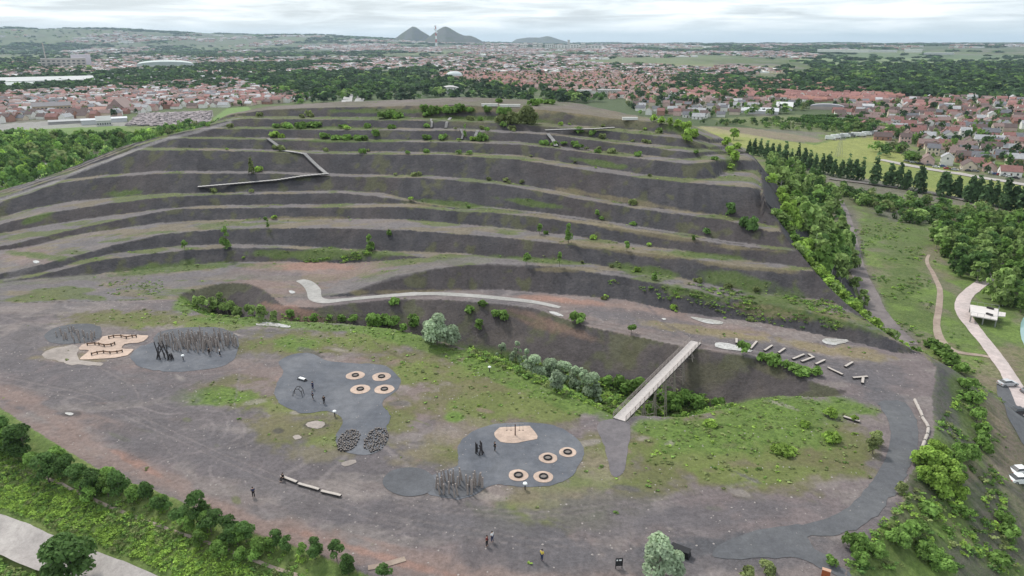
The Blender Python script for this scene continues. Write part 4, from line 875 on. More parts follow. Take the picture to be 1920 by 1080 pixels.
# loose stones over the plateau
m_stone = simple('loose_stone', (.30, .27, .255), .9, 3, .4)
vsx, fsx = [], []
for i in range(2600):
    X, Yw = rw.uniform(-110, 90), rw.uniform(66, 165)
    if clsat(np.array(X), np.array(Yw)) != 1: continue
    z = float(hgt(X, Yw)); s = rw.uniform(.06, .2); o = len(vsx)
    vsx += [(X + s * a * rw.uniform(.6, 1.2), Yw + s * b_ * rw.uniform(.6, 1.2), z + s * c_ * .7) for a, b_, c_ in ((-1,0,0),(0,-1,0),(1,0,0),(0,1,0),(0,0,1))]
    fsx += [(o, o + 1, o + 4), (o + 1, o + 2, o + 4), (o + 2, o + 3, o + 4), (o + 3, o, o + 4)]
tag(link('gravel_stones', mesh_np('gravel_stones', vsx, np.array(fsx), [m_stone])), kind='stuff')
# ------------------------------------------------------------------ people
def skin_person(name, joints, edges, radii, mat):
    me = bpy.data.meshes.new(name); me.from_pydata(joints, edges, []); me.materials.append(mat)
    o = link(name, me); md = o.modifiers.new('skin', 'SKIN'); md.use_smooth_shade = True
    for i, r in enumerate(radii): me.skin_vertices[0].data[i].radius = (r, r)
    me.skin_vertices[0].data[0].use_root = True
    sb = o.modifiers.new('sub', 'SUBSURF'); sb.levels = 1; sb.render_levels = 1
    return o
M_skin = simple('skin', (.50, .32, .24), .6, 3, .1)
def person(X, Yw, z, rz, pose, top, legs, label, seat=0.0):
    j = {'pel': (0, 0, .95), 'wst': (0, 0, 1.10), 'chs': (0, .01, 1.36), 'nck': (0, 0, 1.50), 'hd': (0, .02, 1.62), 'tp': (0, .01, 1.72),
         'shl': (-.19, 0, 1.42), 'ell': (-.25, .02, 1.14), 'hnl': (-.25, .10, .90), 'shr': (.19, 0, 1.42), 'elr': (.25, .02, 1.14), 'hnr': (.25, .12, .90),
         'hpl': (-.10, 0, .90), 'knl': (-.11, .06, .50), 'fal': (-.11, -.02, .08), 'tol': (-.12, .14, .04), 'hpr': (.10, 0, .90), 'knr': (.11, -.02, .50), 'far': (.11, -.10, .08), 'tor': (.12, .06, .04)}
    if pose == 'sit':
        for k in ('pel', 'wst', 'chs', 'nck', 'hd', 'tp', 'shl', 'ell', 'hnl', 'shr', 'elr', 'hnr', 'hpl', 'hpr'):
            a = j[k]; j[k] = (a[0], a[1], a[2] - .42)
        j['knl'] = (-.13, .42, .50); j['fal'] = (-.13, .40, .08); j['tol'] = (-.13, .56, .04); j['knr'] = (.13, .42, .50); j['far'] = (.13, .44, .08); j['tor'] = (.13, .6, .04)
        j['hnl'] = (-.15, .30, .60); j['hnr'] = (.15, .30, .60)
    R_ = {'pel': .14, 'wst': .12, 'chs': .15, 'nck': .055, 'hd': .095, 'tp': .07, 'shl': .07, 'ell': .045, 'hnl': .035, 'shr': .07, 'elr': .045, 'hnr': .035, 'hpl': .09, 'knl': .06, 'fal': .045, 'tol': .035, 'hpr': .09, 'knr': .06, 'far': .045, 'tor': .035}
    E_ = [('pel','wst'),('wst','chs'),('chs','nck'),('nck','hd'),('hd','tp'),('chs','shl'),('shl','ell'),('ell','hnl'),('chs','shr'),('shr','elr'),('elr','hnr'),('pel','hpl'),('hpl','knl'),('knl','fal'),('fal','tol'),('pel','hpr'),('hpr','knr'),('knr','far'),('far','tor')]
    def build(nm, keys, mat, grow):
        ed = [(keys.index(a), keys.index(b_)) for a, b_ in E_ if a in keys and b_ in keys]
        return skin_person(nm, [j[k] for k in keys], ed, [R_[k] + grow for k in keys], mat)
    body = build('person', list(j), M_skin, 0)
    body.location = (X, Yw, z + seat); body.rotation_euler = (0, 0, rz); tag(body, label, 'person')
    t_ = build('jacket', ['pel', 'wst', 'chs', 'shl', 'ell', 'shr', 'elr'], top, .025); t_.parent = body
    l_ = build('trousers', ['pel', 'hpl', 'knl', 'fal', 'hpr', 'knr', 'far'], legs, .018); l_.parent = body
    m = MB(); h = j['hd']; nn = 8
    for i in range(nn):
        for k in range(4):
            pass
    vs = []; fs = []
    for a in range(5):
        for i in range(nn):
            ph = a / 4 * 1.6; vs.append((h[0] + .115 * math.sin(ph) * math.cos(i * .785), h[1] - .02 + .125 * math.sin(ph) * math.sin(i * .785), h[2] + .03 + .12 * math.cos(ph)))
    for a in range(4):
        for i in range(nn): fs.append((a * nn + i, a * nn + (i + 1) % nn, (a + 1) * nn + (i + 1) % nn, (a + 1) * nn + i))
    m.add(vs, fs); hr = link('hair', m.mesh('hair', [simple('dark_hair', (.02, .014, .01), .6, 3, .1)], True), body)
    return body
C_blk = simple('black_cloth', (.015, .015, .018), .9, 5, .2); C_blue = simple('navy_cloth', (.03, .04, .09), .9, 5, .2); C_red = simple('maroon_cloth', (.16, .03, .03), .9, 5, .2); C_wht = simple('white_cloth', (.7, .7, .7), .9, 5, .1); C_yel = simple('yellow_cloth', (.62, .48, .08), .9, 5, .1)
def P3(x, y): return hit(x, y)
x, y, z = P3(531, 903); person(x, y + .1, z, 2.6, 'sit', C_blk, C_blk, 'person in black sitting on the end of the first timber bench', .06)
x, y, z = P3(476, 933); person(x, y, z, .6, 'walk', C_blue, C_blk, 'person in dark blue walking on the bare ground left of the three benches')
x, y, z = P3(913, 1026); person(x, y, z, 1.2, 'walk', C_red, C_blk, 'person in maroon top walking on the wide grey ground below the pads')
x, y, z = P3(917, 1020); person(x + .4, y + .3, z, 1.0, 'walk', C_wht, C_blue, 'person in white top beside the one in maroon')
x, y, z = P3(1016, 1052); person(x, y, z, -.6, 'walk', C_yel, C_blue, 'person in yellow top walking between the pads and the sign board')
x, y, z = P3(608, 758); person(x, y, z, .4, 'walk', C_blk, C_blk, 'person in black standing at the lower edge of the middle pad')
x, y, z = P3(587, 750); person(x, y, z, 2.2, 'walk', C_blue, C_blk, 'person in dark blue near the middle of the middle grey pad')
x, y, z = P3(587, 732); person(x, y, z, 1.2, 'walk', C_blue, C_blue, 'person standing alone on the upper part of the middle grey pad')
x, y, z = P3(413, 668); person(x, y, z, 2.0, 'walk', C_wht, C_blk, 'person in white top and dark trousers by the left pole thicket')
x, y, z = P3(393, 667); person(x, y, z, 1.0, 'walk', C_blk, C_blk, 'person in black standing in front of the left pole thicket')
x, y, z = P3(928, 846); person(x, y, z, -1.0, 'walk', C_blk, C_blk, 'person in black on the right pad between climbing frame and sand')
# ------------------------------------------------------------------ poles, stumps, play pieces
def pole_mesh(h, seed):
    r = random.Random(seed); m = MB(); tx, ty = r.uniform(-.16, .16) * h, r.uniform(-.1, .12) * h
    m.tube((0, 0, -.25), (tx * .5, ty * .5, h * .5), .15, .135, 7, cap=False, wob=.08); m.tube((tx * .5, ty * .5, h * .5), (tx, ty, h), .135, .11, 7, wob=.08)
    return m.mesh('timber_pole', [M_wood])
poles = {}
def pole(x, y, h, label, group, seed, tone=None):
    X, Yw, z = hit(x, y); k = (round(h, 1), seed % 7)
    if k not in poles: poles[k] = pole_mesh(h, seed)
    o = link('timber_pole', poles[k], None, (X, Yw, z)); o.rotation_euler = (0, 0, random.uniform(-.6, .6)); tag(o, label, 'pole', group); return o
rp = random.Random(9)
def cluster(cx_, cy_, rx, ry, n, h, label, group, fc=None, md=0.0):
    pts = []; t = 0
    while len(pts) < n and t < 9000:
        t += 1; a = rp.random() * 6.283; r = math.sqrt(rp.random()); x = cx_ + rx * r * math.cos(a); y = cy_ + ry * r * math.sin(a)
        if any(abs(x - u) < md and abs(y - v) < md * .45 for u, v in pts): continue
        pts.append((x, y))
    for i, (x, y) in enumerate(pts): pole(x, y, h * rp.uniform(.75, 1.15), label, group, i)
cluster(147, 632, 42, 12, 26, 1.5, 'weathered leaning timber pole in the small thicket at the far left pad', 'poles of the small left thicket', md=4)
cluster(372, 648, 74, 15, 104, 2.5, 'weathered leaning timber pole in the dense thicket behind the left play pad', 'poles of the dense left thicket', md=3.4)
cluster(860, 918, 46, 16, 34, 2.3, 'weathered upright timber pole standing on the dark round bed', 'poles on the dark round bed', md=5)
def stump_mesh(seed):
    r = random.Random(seed); m = MB(); h = r.uniform(.10, .24); R0 = r.uniform(.11, .17)
    m.tube((0, 0, -.1), (0, 0, h), R0, R0 * .96, 8, mi=0, cap=False, wob=.06); m.tube((0, 0, h - .005), (0, 0, h + .012), R0 * .94, R0 * .9, 8, mi=1)
    return m.mesh('log_stump', [M_woodd, simple('sawn_end', (.17, .15, .14), .9, 6, .3)])
SM = [stump_mesh(i) for i in range(6)]
for cx_, cy_, rx, ry, lab, gr in ((653.5, 827, 19.5, 21, 'short log stump with pale sawn top in the left oval field', 'stumps of the left oval field'), (705, 826, 21.5, 23, 'short log stump with pale sawn top in the right oval field', 'stumps of the right oval field')):
    c0 = un(cx_, cy_); pts = []; t = 0; ax = un(cx_ + rx, cy_)[0] - c0[0]; ay = (un(cx_, cy_ - ry)[1] - un(cx_, cy_ + ry)[1]) / 2; c0 = (c0[0], (un(cx_, cy_ - ry)[1] + un(cx_, cy_ + ry)[1]) / 2)
    while len(pts) < 125 and t < 8000:
        t += 1; a = rp.random() * 6.283; r = math.sqrt(rp.random()); q = (c0[0] + ax * r * math.cos(a), c0[1] + ay * r * math.sin(a))
        if all((q[0] - u) ** 2 + (q[1] - v) ** 2 > .27 ** 2 for u, v in pts): pts.append(q)
    for X, Yw in pts:
        o = link('log_stump', rp.choice(SM), None, (X, Yw, float(hgt(X, Yw)) + .06)); tag(o, lab, 'stump', gr)
def torus(m, c, R0, r0, n=24, k=8, mi=0, zs=1.0):
    vs = []; fs = []
    for i in range(n):
        a = 2 * math.pi * i / n
        for j in range(k):
            b_ = 2 * math.pi * j / k; vs.append((c[0] + (R0 + r0 * math.cos(b_)) * math.cos(a), c[1] + (R0 + r0 * math.cos(b_)) * math.sin(a), c[2] + r0 * zs * math.sin(b_)))
    for i in range(n):
        for j in range(k): fs.append((i * k + j, ((i + 1) % n) * k + j, ((i + 1) % n) * k + (j + 1) % k, i * k + (j + 1) % k))
    m.add(vs, fs, mi)
mr = MB(); torus(mr, (0, 0, .12), .66, .15, 28, 8); RIM = mr.mesh('rim', [M_rub], True)
mr = MB(); mr.tube((0, 0, 0), (0, 0, .07), .60, .54, 24); BED = mr.mesh('jumping_mat', [simple('grey_brown_mat', (.19, .165, .15), .9, 6, .2)])
rw_ = [('on the middle pad, back left', ), ('on the middle pad, back right', ), ('on the middle pad, front left', ), ('on the middle pad, front right', ), ('on the right pad, farthest to the right', ), ('on the right pad, above the front pair', ), ('on the right pad, front left', ), ('on the right pad, beside the white topped post', )]
for i, (x, y, k) in enumerate(RINGS):
    X, Yw = un(x, y); o = empty('trampoline', (X, Yw, float(hgt(X, Yw)) + .10)); sc = .90; o.scale = (sc, sc, sc)
    part('rim', RIM, o); part('jumping_mat', BED, o)
    tag(o, 'black rimmed trampoline in pink sand ' + rw_[i][0], 'trampoline', 'trampolines in pink sand')
# white topped posts
mt = MB(); mt.tube((0, 0, -.1), (0, 0, .95), .09, .09, 8); POST = mt.mesh('post', [M_woodd])
mt = MB()
for a in range(5):
    pass
mt.tube((0, 0, .92), (0, 0, 1.02), .20, .34, 14); mt.tube((0, 0, 1.02), (0, 0, 1.16), .34, .30, 14, cap=False); mt.tube((0, 0, 1.16), (0, 0, 1.26), .30, .12, 14); CAPM = mt.mesh('cap', [M_white])
for x, y, lab in ((344, 676, 'white capped post on the left grey pad in front of the pole thicket'), (628, 781, 'white capped post at the lower edge of the middle grey pad'), (984.5, 920, 'white capped post at the lower edge of the right grey pad'), (918, 699, 'small white capped post on the grass between pads and pit')):
    X, Yw, z = hit(x, y); o = empty('marker_post', (X, Yw, z)); part('post', POST, o); part('cap', CAPM, o); tag(o, lab, 'post')
# balance beams on the left sand, each on short posts
for pts, lab in (([(660,250),(700,240),(765,238),(810,250),(860,240),(895,238)], 'winding row of low brown beams on the upper sand arm'), ([(475,308),(540,302),(575,305),(620,318),(680,312),(710,300)], 'winding row of low brown beams on the middle sand'), ([(512,392),(560,380),(615,372),(670,380),(730,374),(775,366)], 'winding row of low brown beams on the lower sand arm')):
    w_ = [un(60 + x / 4.571, 580 + y / 4.571) for x, y in pts]; z = float(hgt(w_[0][0], w_[0][1])) + .1; o = empty('balance_beam', (w_[0][0], w_[0][1], z)); bx, by = w_[0]
    m = MB()
    for a, b_ in zip(w_, w_[1:]): m.tube((a[0] - bx, a[1] - by, .42), (b_[0] - bx, b_[1] - by, .42), .14, .14, 8)
    part('beam', m.mesh('beam', [simple('brown_timber', (.15, .085, .05), .8, 6, .3)]), o)
    for a in w_:
        m = MB(); m.tube((a[0] - bx, a[1] - by, 0), (a[0] - bx, a[1] - by, .62), .13, .12, 8); part('leg', m.mesh('leg', [M_woodd]), o)
    tag(o, lab, 'balance beam')
# dark climbing frames of crossed poles
def climber(x, y, s, n, label, seed):
    r = random.Random(seed); X, Yw, z = hit(x, y); o = empty('pole_climber', (X, Yw, z)); tops = []
    for i in range(n):
        a = i / n * 6.28 + r.random() * .4; p = (math.cos(a) * s * .34, math.sin(a) * s * .34, -.1); q_ = (p[0] * .4 + r.uniform(-.5, .5) * s * .5, p[1] * .4 + r.uniform(-.3, .3) * s * .5, s * r.uniform(.75, 1.15))
        m = MB(); m.tube(p, q_, .13, .10, 7); part('pole', m.mesh('pole', [M_woodd]), o); tops.append((p, q_))
    for i in range(n):
        a, b_ = tops[i], tops[(i + 1) % n]; t = r.uniform(.35, .8); m = MB()
        m.tube([a[0][k] + (a[1][k] - a[0][k]) * t for k in range(3)], [b_[0][k] + (b_[1][k] - b_[0][k]) * t for k in range(3)], .05, .05, 6); part('crossbar', m.mesh('crossbar', [M_woodd]), o)
    tag(o, label, 'climbing frame')
climber(305, 672, 3.4, 8, 'tall dark frame of leaning poles at the left edge of the left grey pad', 1)
climber(320, 675, 1.6, 5, 'small dark frame of crossed poles beside the tall leaning frame', 2)
climber(900, 851, 1.9, 6, 'dark wigwam shaped climbing frame on the right grey pad', 4)
# arch frame and basket swing on the middle pad
X, Yw, z = hit(560, 742); o = empty('climbing_arch', (X, Yw, z))
for s in (-.5, .5):
    m = MB(); pts = [(-.9, s, 0), (-.75, s, .9), (-.3, s, 1.5), (.3, s, 1.5), (.75, s, .9), (.85, s, 0)]
    for a, b_ in zip(pts, pts[1:]): m.tube(a, b_, .06, .06, 7)
    part('hoop', m.mesh('hoop', [M_woodd]), o)
for k in range(1, 5):
    m = MB(); p = [(-.75, .9), (-.3, 1.5), (.3, 1.5), (.75, .9)][k - 1]; m.tube((p[0], -.5, p[1]), (p[0], .5, p[1]), .045, .045, 6); part('rung', m.mesh('rung', [M_woodd]), o)
tag(o, 'dark rounded climbing arch on the middle grey pad', 'climbing frame')
X, Yw, z = hit(567, 715); o = empty('rocker', (X, Yw, z)); o.rotation_euler = (0, 0, -.5)
m = MB(); m.box((0, 0, .45), (1.5, .55, .14)); part('seat', m.mesh('seat', [M_white]), o)
for s in (-1, 1):
    m = MB(); m.tube((s * .95, -.35, 0), (s * .85, 0, .55), .10, .10, 8); m.tube((s * .85, 0, .55), (s * .95, .35, 0), .10, .10, 8); part('support', m.mesh('support', [M_woodd]), o)
m = MB(); m.box((0, 0, .3), (2.0, .3, .14)); part('base', m.mesh('base', [M_woodd]), o)
tag(o, 'rocker with white seat and dark ends at the top of the middle grey pad', 'rocker')
# T shaped swing mast on the right sand
X, Yw, z = hit(966, 818); o = empty('swing_mast', (X, Yw, z + .05))
m = MB(); m.tube((0, 0, 0), (0, 0, 2.1), .10, .09, 10); part('pole', m.mesh('pole', [simple('dark_red_timber', (.09, .05, .045), .8, 6, .3)]), o)
m = MB(); m.tube((-1.5, 0, 2.15), (1.4, .1, 2.15), .05, .05, 8); part('crossarm', m.mesh('crossarm', [M_wood]), o)
for s in (-1.4, -.7, .7, 1.3):
    m = MB(); m.tube((s, .03, 2.12), (s, .03, 1.0), .015, .015, 5); m.box((s, .03, .97), (.3, .12, .04)); part('rope', m.mesh('rope', [M_woodd]), o)
tag(o, 'T shaped dark mast with a thin crossarm on the rectangular sand patch', 'swing')
# ------------------------------------------------------------------ timber beams and benches
def beam(p0, p1, label, group, w=.55, feet=True, name='timber_bench', mat=None):
    a, b_ = hit(*p0), hit(*p1); L = math.hypot(b_[0] - a[0], b_[1] - a[1]); ang = math.atan2(b_[1] - a[1], b_[0] - a[0])
    o = empty(name, ((a[0] + b_[0]) / 2, (a[1] + b_[1]) / 2, (a[2] + b_[2]) / 2), ang)
    m = MB(); h = .42; bv = .05
    prof = [(-w/2, .14), (-w/2, h - bv), (-w/2 + bv, h), (w/2 - bv, h), (w/2, h - bv), (w/2, .14)]; n = 6; vs = []
    for s in (-L/2, -L/6, L/6, L/2): vs += [(s, y_ * (1 + .03 * math.sin(s * 3)), z_ + .015 * math.sin(s * 2)) for y_, z_ in prof]
    fs = []
    for k in range(3): fs += [(k*n+i, k*n+(i+1) % n, (k+1)*n+(i+1) % n, (k+1)*n+i) for i in range(n)]
    fs += [tuple(range(n - 1, -1, -1)), tuple(range(3*n, 4*n))]; mi = [0] * len(fs)
    for k in range(3):
        for i in (1, 2, 3): mi[k*n+i] = 1
    m.add(vs, fs); m.mi = mi; part('seat', m.mesh('seat', [M_woodd, mat or M_pale]), o)
    for s in (-.36, .36):
        m = MB(); m.box((s * L, 0, .04), (.28, w * .8, .22)); part('leg', m.mesh('leg', [M_woodd]), o)
    tag(o, label, 'bench', group); return o
for p0, p1, lab in (((528,898),(557,907),'pale timber bench with the sitting person, first of the row of three'), ((560,911),(599,921),'pale timber bench in the middle of the row of three'), ((603,925),(640,935),'pale timber bench at the right end of the row of three')): beam(p0, p1, lab, 'three benches in a row', .48)
LG = [((927,165),(927,132),'short upright looking beam just left of the round bush'),((1020,200),(1062,152),'beam over the puddle right of the round bush'),((1112,214),(1165,178),'third beam from the footbridge, pointing up right'),((1205,232),(1250,198),'fourth beam from the footbridge, shorter'),((1300,270),(1378,238),'beam of the close parallel pair, upper one'),((1358,292),(1443,255),'beam of the close parallel pair, lower one'),((1453,305),(1515,278),'beam right of the parallel pair'),((1650,320),(1700,293),'beam lying alone farther back on the bare ground'),((1537,333),(1635,376),'long beam pointing down right'),((1700,397),(1800,387),'long beam lying flat to the view beside the last short one'),((1765,436),(1770,398),'short end beam, last of the scattered ones'),((1640,655),(1747,692),'long beam alone beyond the grassy mound'),((1405,240),(1445,262),'thin dark beam touching the parallel pair')]
for (x0, y0), (x1, y1), lab in LG: beam((1120 + x0 / 3.556, 600 + y0 / 3.556), (1120 + x1 / 3.556, 600 + y1 / 3.556), 'pale timber ' + lab, 'scattered beams right of the footbridge', .5)
def logr(p0, p1, label, group):
    a, b_ = Vector(hit(*p0)), Vector(hit(*p1)); m = MB(); c = (a + b_) / 2; m.tube(a - c + Vector((0, 0, .28)), b_ - c + Vector((0, 0, .28)), .26, .24, 10, wob=.05)
    o = link('log', m.mesh('log', [M_pale], False), None, c); tag(o, label, 'log', group)
ch = [(1714,753),(1719,763),(1724,774),(1729,785),(1735,796),(1740,806),(1738,818),(1733,830),(1729,842)]
for i in range(8): logr((ch[i][0] + (ch[i+1][0] - ch[i][0]) * .06, ch[i][1] + (ch[i+1][1] - ch[i][1]) * .06), (ch[i+1][0] - (ch[i+1][0] - ch[i][0]) * .04, ch[i+1][1] - (ch[i+1][1] - ch[i][1]) * .04), 'pale log laid end to end along the outer side of the asphalt curve', 'pale logs along the curve')
# ------------------------------------------------------------------ footbridge
A = Vector(unz(1161, 787, .30)); Bq = Vector(unz(1305, 641, .30)); L = (Bq - A).length; dirv = (Bq - A).normalized(); ang = math.atan2(dirv.y, dirv.x)
br = empty('footbridge', A, ang); W2 = 1.15
m = MB(); nb = int(L / .5)
for i in range(nb): m.box(((i + .5) * L / nb, 0, .03), (L / nb - .015, 2 * W2, .07))
part('deck', m.mesh('deck', [simple('pale_deck', (.46, .42, .40), .8, 2.2, .16)]), br)
for s in (-1, 1):
    m = MB(); m.box((L / 2, s * (W2 - .18), -.22), (L, .16, .42)); part('girder', m.mesh('girder', [M_woodd]), br)
    m = MB()
    for hh in (1.1, .75, .4): m.box((L / 2, s * (W2 + .06), hh), (L, .05, .06 if hh < 1 else .09))
    rl = part('handrail', m.mesh('handrail', [M_wood]), br)
    for i in range(int(L / 2) + 1):
        m = MB(); m.box((i * L / int(L / 2) - (.08 if i else -.08), s * (W2 + .06), .5), (.09, .09, 1.16)); part('rail_post', m.mesh('rail_post', [M_wood]), rl)
for fr_x in (.10, .22, .36, .50, .62, .74, .87):
    wx = A + dirv * L * fr_x; gz = float(hgt(wx.x, wx.y)) - A.z - .3
    tr_ = empty('trestle'); tr_.parent = br; tr_.location = (L * fr_x, 0, 0); KIDS.setdefault(br.name, []).append(tr_)
    for s in (-1, 1):
        for dx_ in (-.35, .35):
            m = MB(); m.tube((dx_ * 1.6, s * W2 * 1.25, gz), (dx_ * .5, s * W2 * .7, -.4), .12, .11, 8); part('leg', m.mesh('leg', [M_wood]), tr_)
    for zz_ in (.25, .6):
        if gz < -2:
            m = MB(); m.tube((0, -W2 * 1.1, gz * zz_ - .5), (0, W2 * 1.1, gz * (zz_ + .2) - .4), .07, .07, 7); m.tube((0, W2 * 1.1, gz * zz_ - .5), (0, -W2 * 1.1, gz * (zz_ + .2) - .4), .07, .07, 7); part('brace', m.mesh('brace', [M_wood]), tr_)
tag(br, 'straight pale timber footbridge on trestles across the long pit', 'bridge')
# ------------------------------------------------------------------ stairs and ramps on the heap
def walkway(pts, w, name, label, cat, steps=False, lift=.35, rail=True):
    P = [Vector(hit(*p)) for p in pts]; o = empty(name, P[0]); m = MB(); c0 = P[0]
    for a, b_ in zip(P, P[1:]):
        d = b_ - a; Lh = math.hypot(d.x, d.y); n = max(2, int(Lh / (.4 if steps else 1.2))); an = math.atan2(d.y, d.x)
        for k in range(n):
            t = (k + .5) / n; q_ = a + d * t - c0; gz = q_.z
            m.box((q_.x, q_.y, (gz if not steps else q_.z) + lift), (Lh / n * 1.02, w, .10 if not steps else .22), an)
    part('treads' if steps else 'deck', m.mesh('deck', [simple('grey_boards', (.40, .38, .37), .8, 2, .2)]), o)
    for s in (-1, 1):
        m = MB()
        for a, b_ in zip(P, P[1:]):
            d = b_ - a; nrm = Vector((-d.y, d.x, 0)).normalized() * (w / 2 + .05) * s
            m.tube(a - c0 + nrm + Vector((0, 0, lift - .22)), b_ - c0 + nrm + Vector((0, 0, lift - .22)), .16, .16, 6)
        part('stringer', m.mesh('stringer', [M_woodd]), o)
    for s in ((-1, 1) if rail else ()):
        m = MB()
        for a, b_ in zip(P, P[1:]):
            d = b_ - a; nrm = Vector((-d.y, d.x, 0)).normalized() * (w / 2) * s; up = Vector((0, 0, lift + 1.0))
            m.tube(a - c0 + nrm + up, b_ - c0 + nrm + up, .045, .045, 6)
            k = max(1, int(d.length / 2.2))
            for i in range(k + 1): q_ = a + d * (i / k) - c0 + nrm; m.tube(q_, q_ + up, .04, .04, 5)
        part('handrail', m.mesh('handrail', [M_wood]), o)
    tag(o, label, cat)
walkway([(372,355),(440,349),(520,342),(570,336),(617,330)], 1.3, 'walkway', 'long straight grey boardwalk ramp crossing the dark slope below the zigzag stairs', 'walkway', lift=.9, rail=False)
walkway([(611,327),(598,316),(586,305),(571,291)], 1.3, 'stairs', 'lower long flight of grey stairs of the left zigzag', 'stairs', True, .5, False)
walkway([(571,290),(552,287),(530,284)], 1.3, 'walkway', 'short level boardwalk between the two flights of the left zigzag', 'walkway', lift=.3, rail=False)
walkway([(528,282),(515,272),(503,263)], 1.3, 'stairs', 'upper short flight of grey stairs of the left zigzag', 'stairs', True, .5, False)
walkway([(1022,251),(1070,250),(1110,249),(1152,246)], 1.3, 'walkway', 'long level boardwalk high on the right part of the heap', 'walkway', lift=1.4, rail=False)
walkway([(1043,276),(1036,265),(1027,254)], 1.3, 'stairs', 'grey stairs below the high right boardwalk', 'stairs', True, .5, False)
walkway([(866,263),(868,254),(864,245)], .7, 'stairs', 'narrow pale stairs near the middle of the upper heap, lower ones', 'stairs', True, .4, False)
walkway([(890,263),(892,254),(896,246)], 1.0, 'stairs', 'faint grey stairs right of the narrow pale ones', 'stairs', True, .25, False)
walkway([(809,241),(810,233),(808,225)], .7, 'stairs', 'narrow pale stairs on the upper heap, left of the centre line', 'stairs', True, .4, False)
walkway([(836,241),(838,232),(845,222)], 1.0, 'stairs', 'faint grey stairs just right of the upper narrow pale ones', 'stairs', True, .25, False)
# white benches / panels on the summit
for x, y, w, lab in ((918, 200, 4.0, 'long low white block on the summit, left one'), (956, 201, 5.2, 'long low white block on the summit, right one'), (1181, 226, 3.6, 'low pale block at the right shoulder of the summit')):
    X, Yw, z = hit(x, y); m = MB(); m.box((0, 0, .55), (w * 1.6, 1.4, .9)); m.box((0, 0, 1.04), (w * 1.6 + .2, 1.6, .08)); o = link('concrete_block', m.mesh('concrete_block', [simple('white_concrete', (.62, .61, .58), .7, .8, .12)]), None, (X, Yw, z)); tag(o, lab, 'block')
# ------------------------------------------------------------------ sign board, culvert box, rusty box
X, Yw, z = hit(1160, 1068); o = empty('sign_board', (X, Yw, z), .08)
m = MB(); m.box((0, 0, .98), (.92, .10, 1.16)); pn = part('panel', m.mesh('panel', [M_black]), o)
m = MB()
for i, (cx_, wd_) in enumerate(((-.27, .20), (.13, .34))): m.box((cx_, -.056, 1.30), (wd_, .012, .22))
KIDS.setdefault(pn.name, []).append(link('lettering', m.mesh('lettering', [M_white]), pn))
m = MB()
for r_ in range(4): m.box((-.02, -.056, 1.02 - r_ * .14), (.62, .010, .025))
part('small_print', m.mesh('small_print', [simple('grey_print', (.09, .09, .09), .8, 3, .1)]), o)
for s in (-.40, .40):
    m = MB(); m.box((s, 0, .2), (.08, .12, .6)); part('leg', m.mesh('leg', [M_black]), o)
tag(o, 'black sign board on two legs with white marks on top', 'sign')
X, Yw, z = hit(1275, 1040); o = empty('shelter_box', (X, Yw, z), -.55); m = MB(); m.box((0, 0, .45), (2.6, 1.1, .9), taper=.86); part('body', m.mesh('body', [M_black]), o)
m = MB(); m.box((0, 0, .95), (2.5, 1.1, .08)); part('lid', m.mesh('lid', [M_rub]), o); tag(o, 'black box on the asphalt behind the large willow bush', 'box')
X, Yw, z = hit(1547, 1084); o = empty('rusty_post', (X, Yw, z), -.5); m = MB(); m.box((0, 0, .5), (.95, .45, 1.1)); part('body', m.mesh('body', [M_rust]), o)
m = MB(); m.box((0, 0, 1.075), (1.0, .5, .05)); part('top', m.mesh('top', [simple('pale_rust', (.45, .28, .20), .7, 6, .2)]), o); tag(o, 'rusty orange steel pillar at the start of the asphalt ramp', 'pillar')
# ------------------------------------------------------------------ viewing deck above the pond
zt = -11.6
cr_ = [unz(1819, 571, zt), unz(1872, 579, zt), unz(1870, 600, zt), unz(1820, 591, zt)]
c0 = Vector(cr_[0]); X, Yw = c0.x, c0.y; g0 = min(float(hgt(a[0], a[1])) for a in cr_)
dk = empty('viewing_deck', (c0.x, c0.y, 0)); P4 = [Vector(a) - Vector((c0.x, c0.y, 0)) for a in cr_]
def slab(P, z0, z1, mi=0):
    m = MB(); n = len(P); m.add([(p.x, p.y, z1) for p in P] + [(p.x, p.y, z0) for p in P], [tuple(range(n)), tuple(range(2*n-1, n-1, -1))] + [(i, n + i, n + (i+1) % n, (i+1) % n) for i in range(n)], mi); return m
part('deck', slab(P4, zt - .3, zt).mesh('deck', [simple('deck_concrete', (.56, .52, .50), .8, .9, .12)]), dk)
ex = [Vector(unz(x, y, zt)) - Vector((c0.x, c0.y, 0)) for x, y in ((1871.5, 584), (1886, 586), (1885, 593), (1871, 592))]
part('gangway', slab(ex, zt - .25, zt - .02).mesh('gangway', [simple('deck_concrete', (.56, .52, .50), .8, .9, .12)]), dk)
for p in P4 + [(P4[0] + P4[1]) / 2, (P4[2] + P4[3]) / 2]:
    cx_ = (p * .94 + sum(P4, Vector()) / 4 * .06); m = MB(); m.tube((cx_.x, cx_.y, g0 - 1), (cx_.x, cx_.y, zt - .3), .18, .18, 8); part('pillar', m.mesh('pillar', [M_steel]), dk)
for (a, b_) in (((1850,577.5),(1863,581)), ((1849,589),(1861,593))):
    A_, B_ = Vector(unz(*a, zt)), Vector(unz(*b_, zt)); d = B_ - A_; mm_ = (A_ + B_) / 2 - Vector((c0.x, c0.y, 0)); m = MB(); m.box((mm_.x, mm_.y, zt + .28), (d.length, .5, .5), math.atan2(d.y, d.x)); part('seat', m.mesh('seat', [M_woodd]), dk)
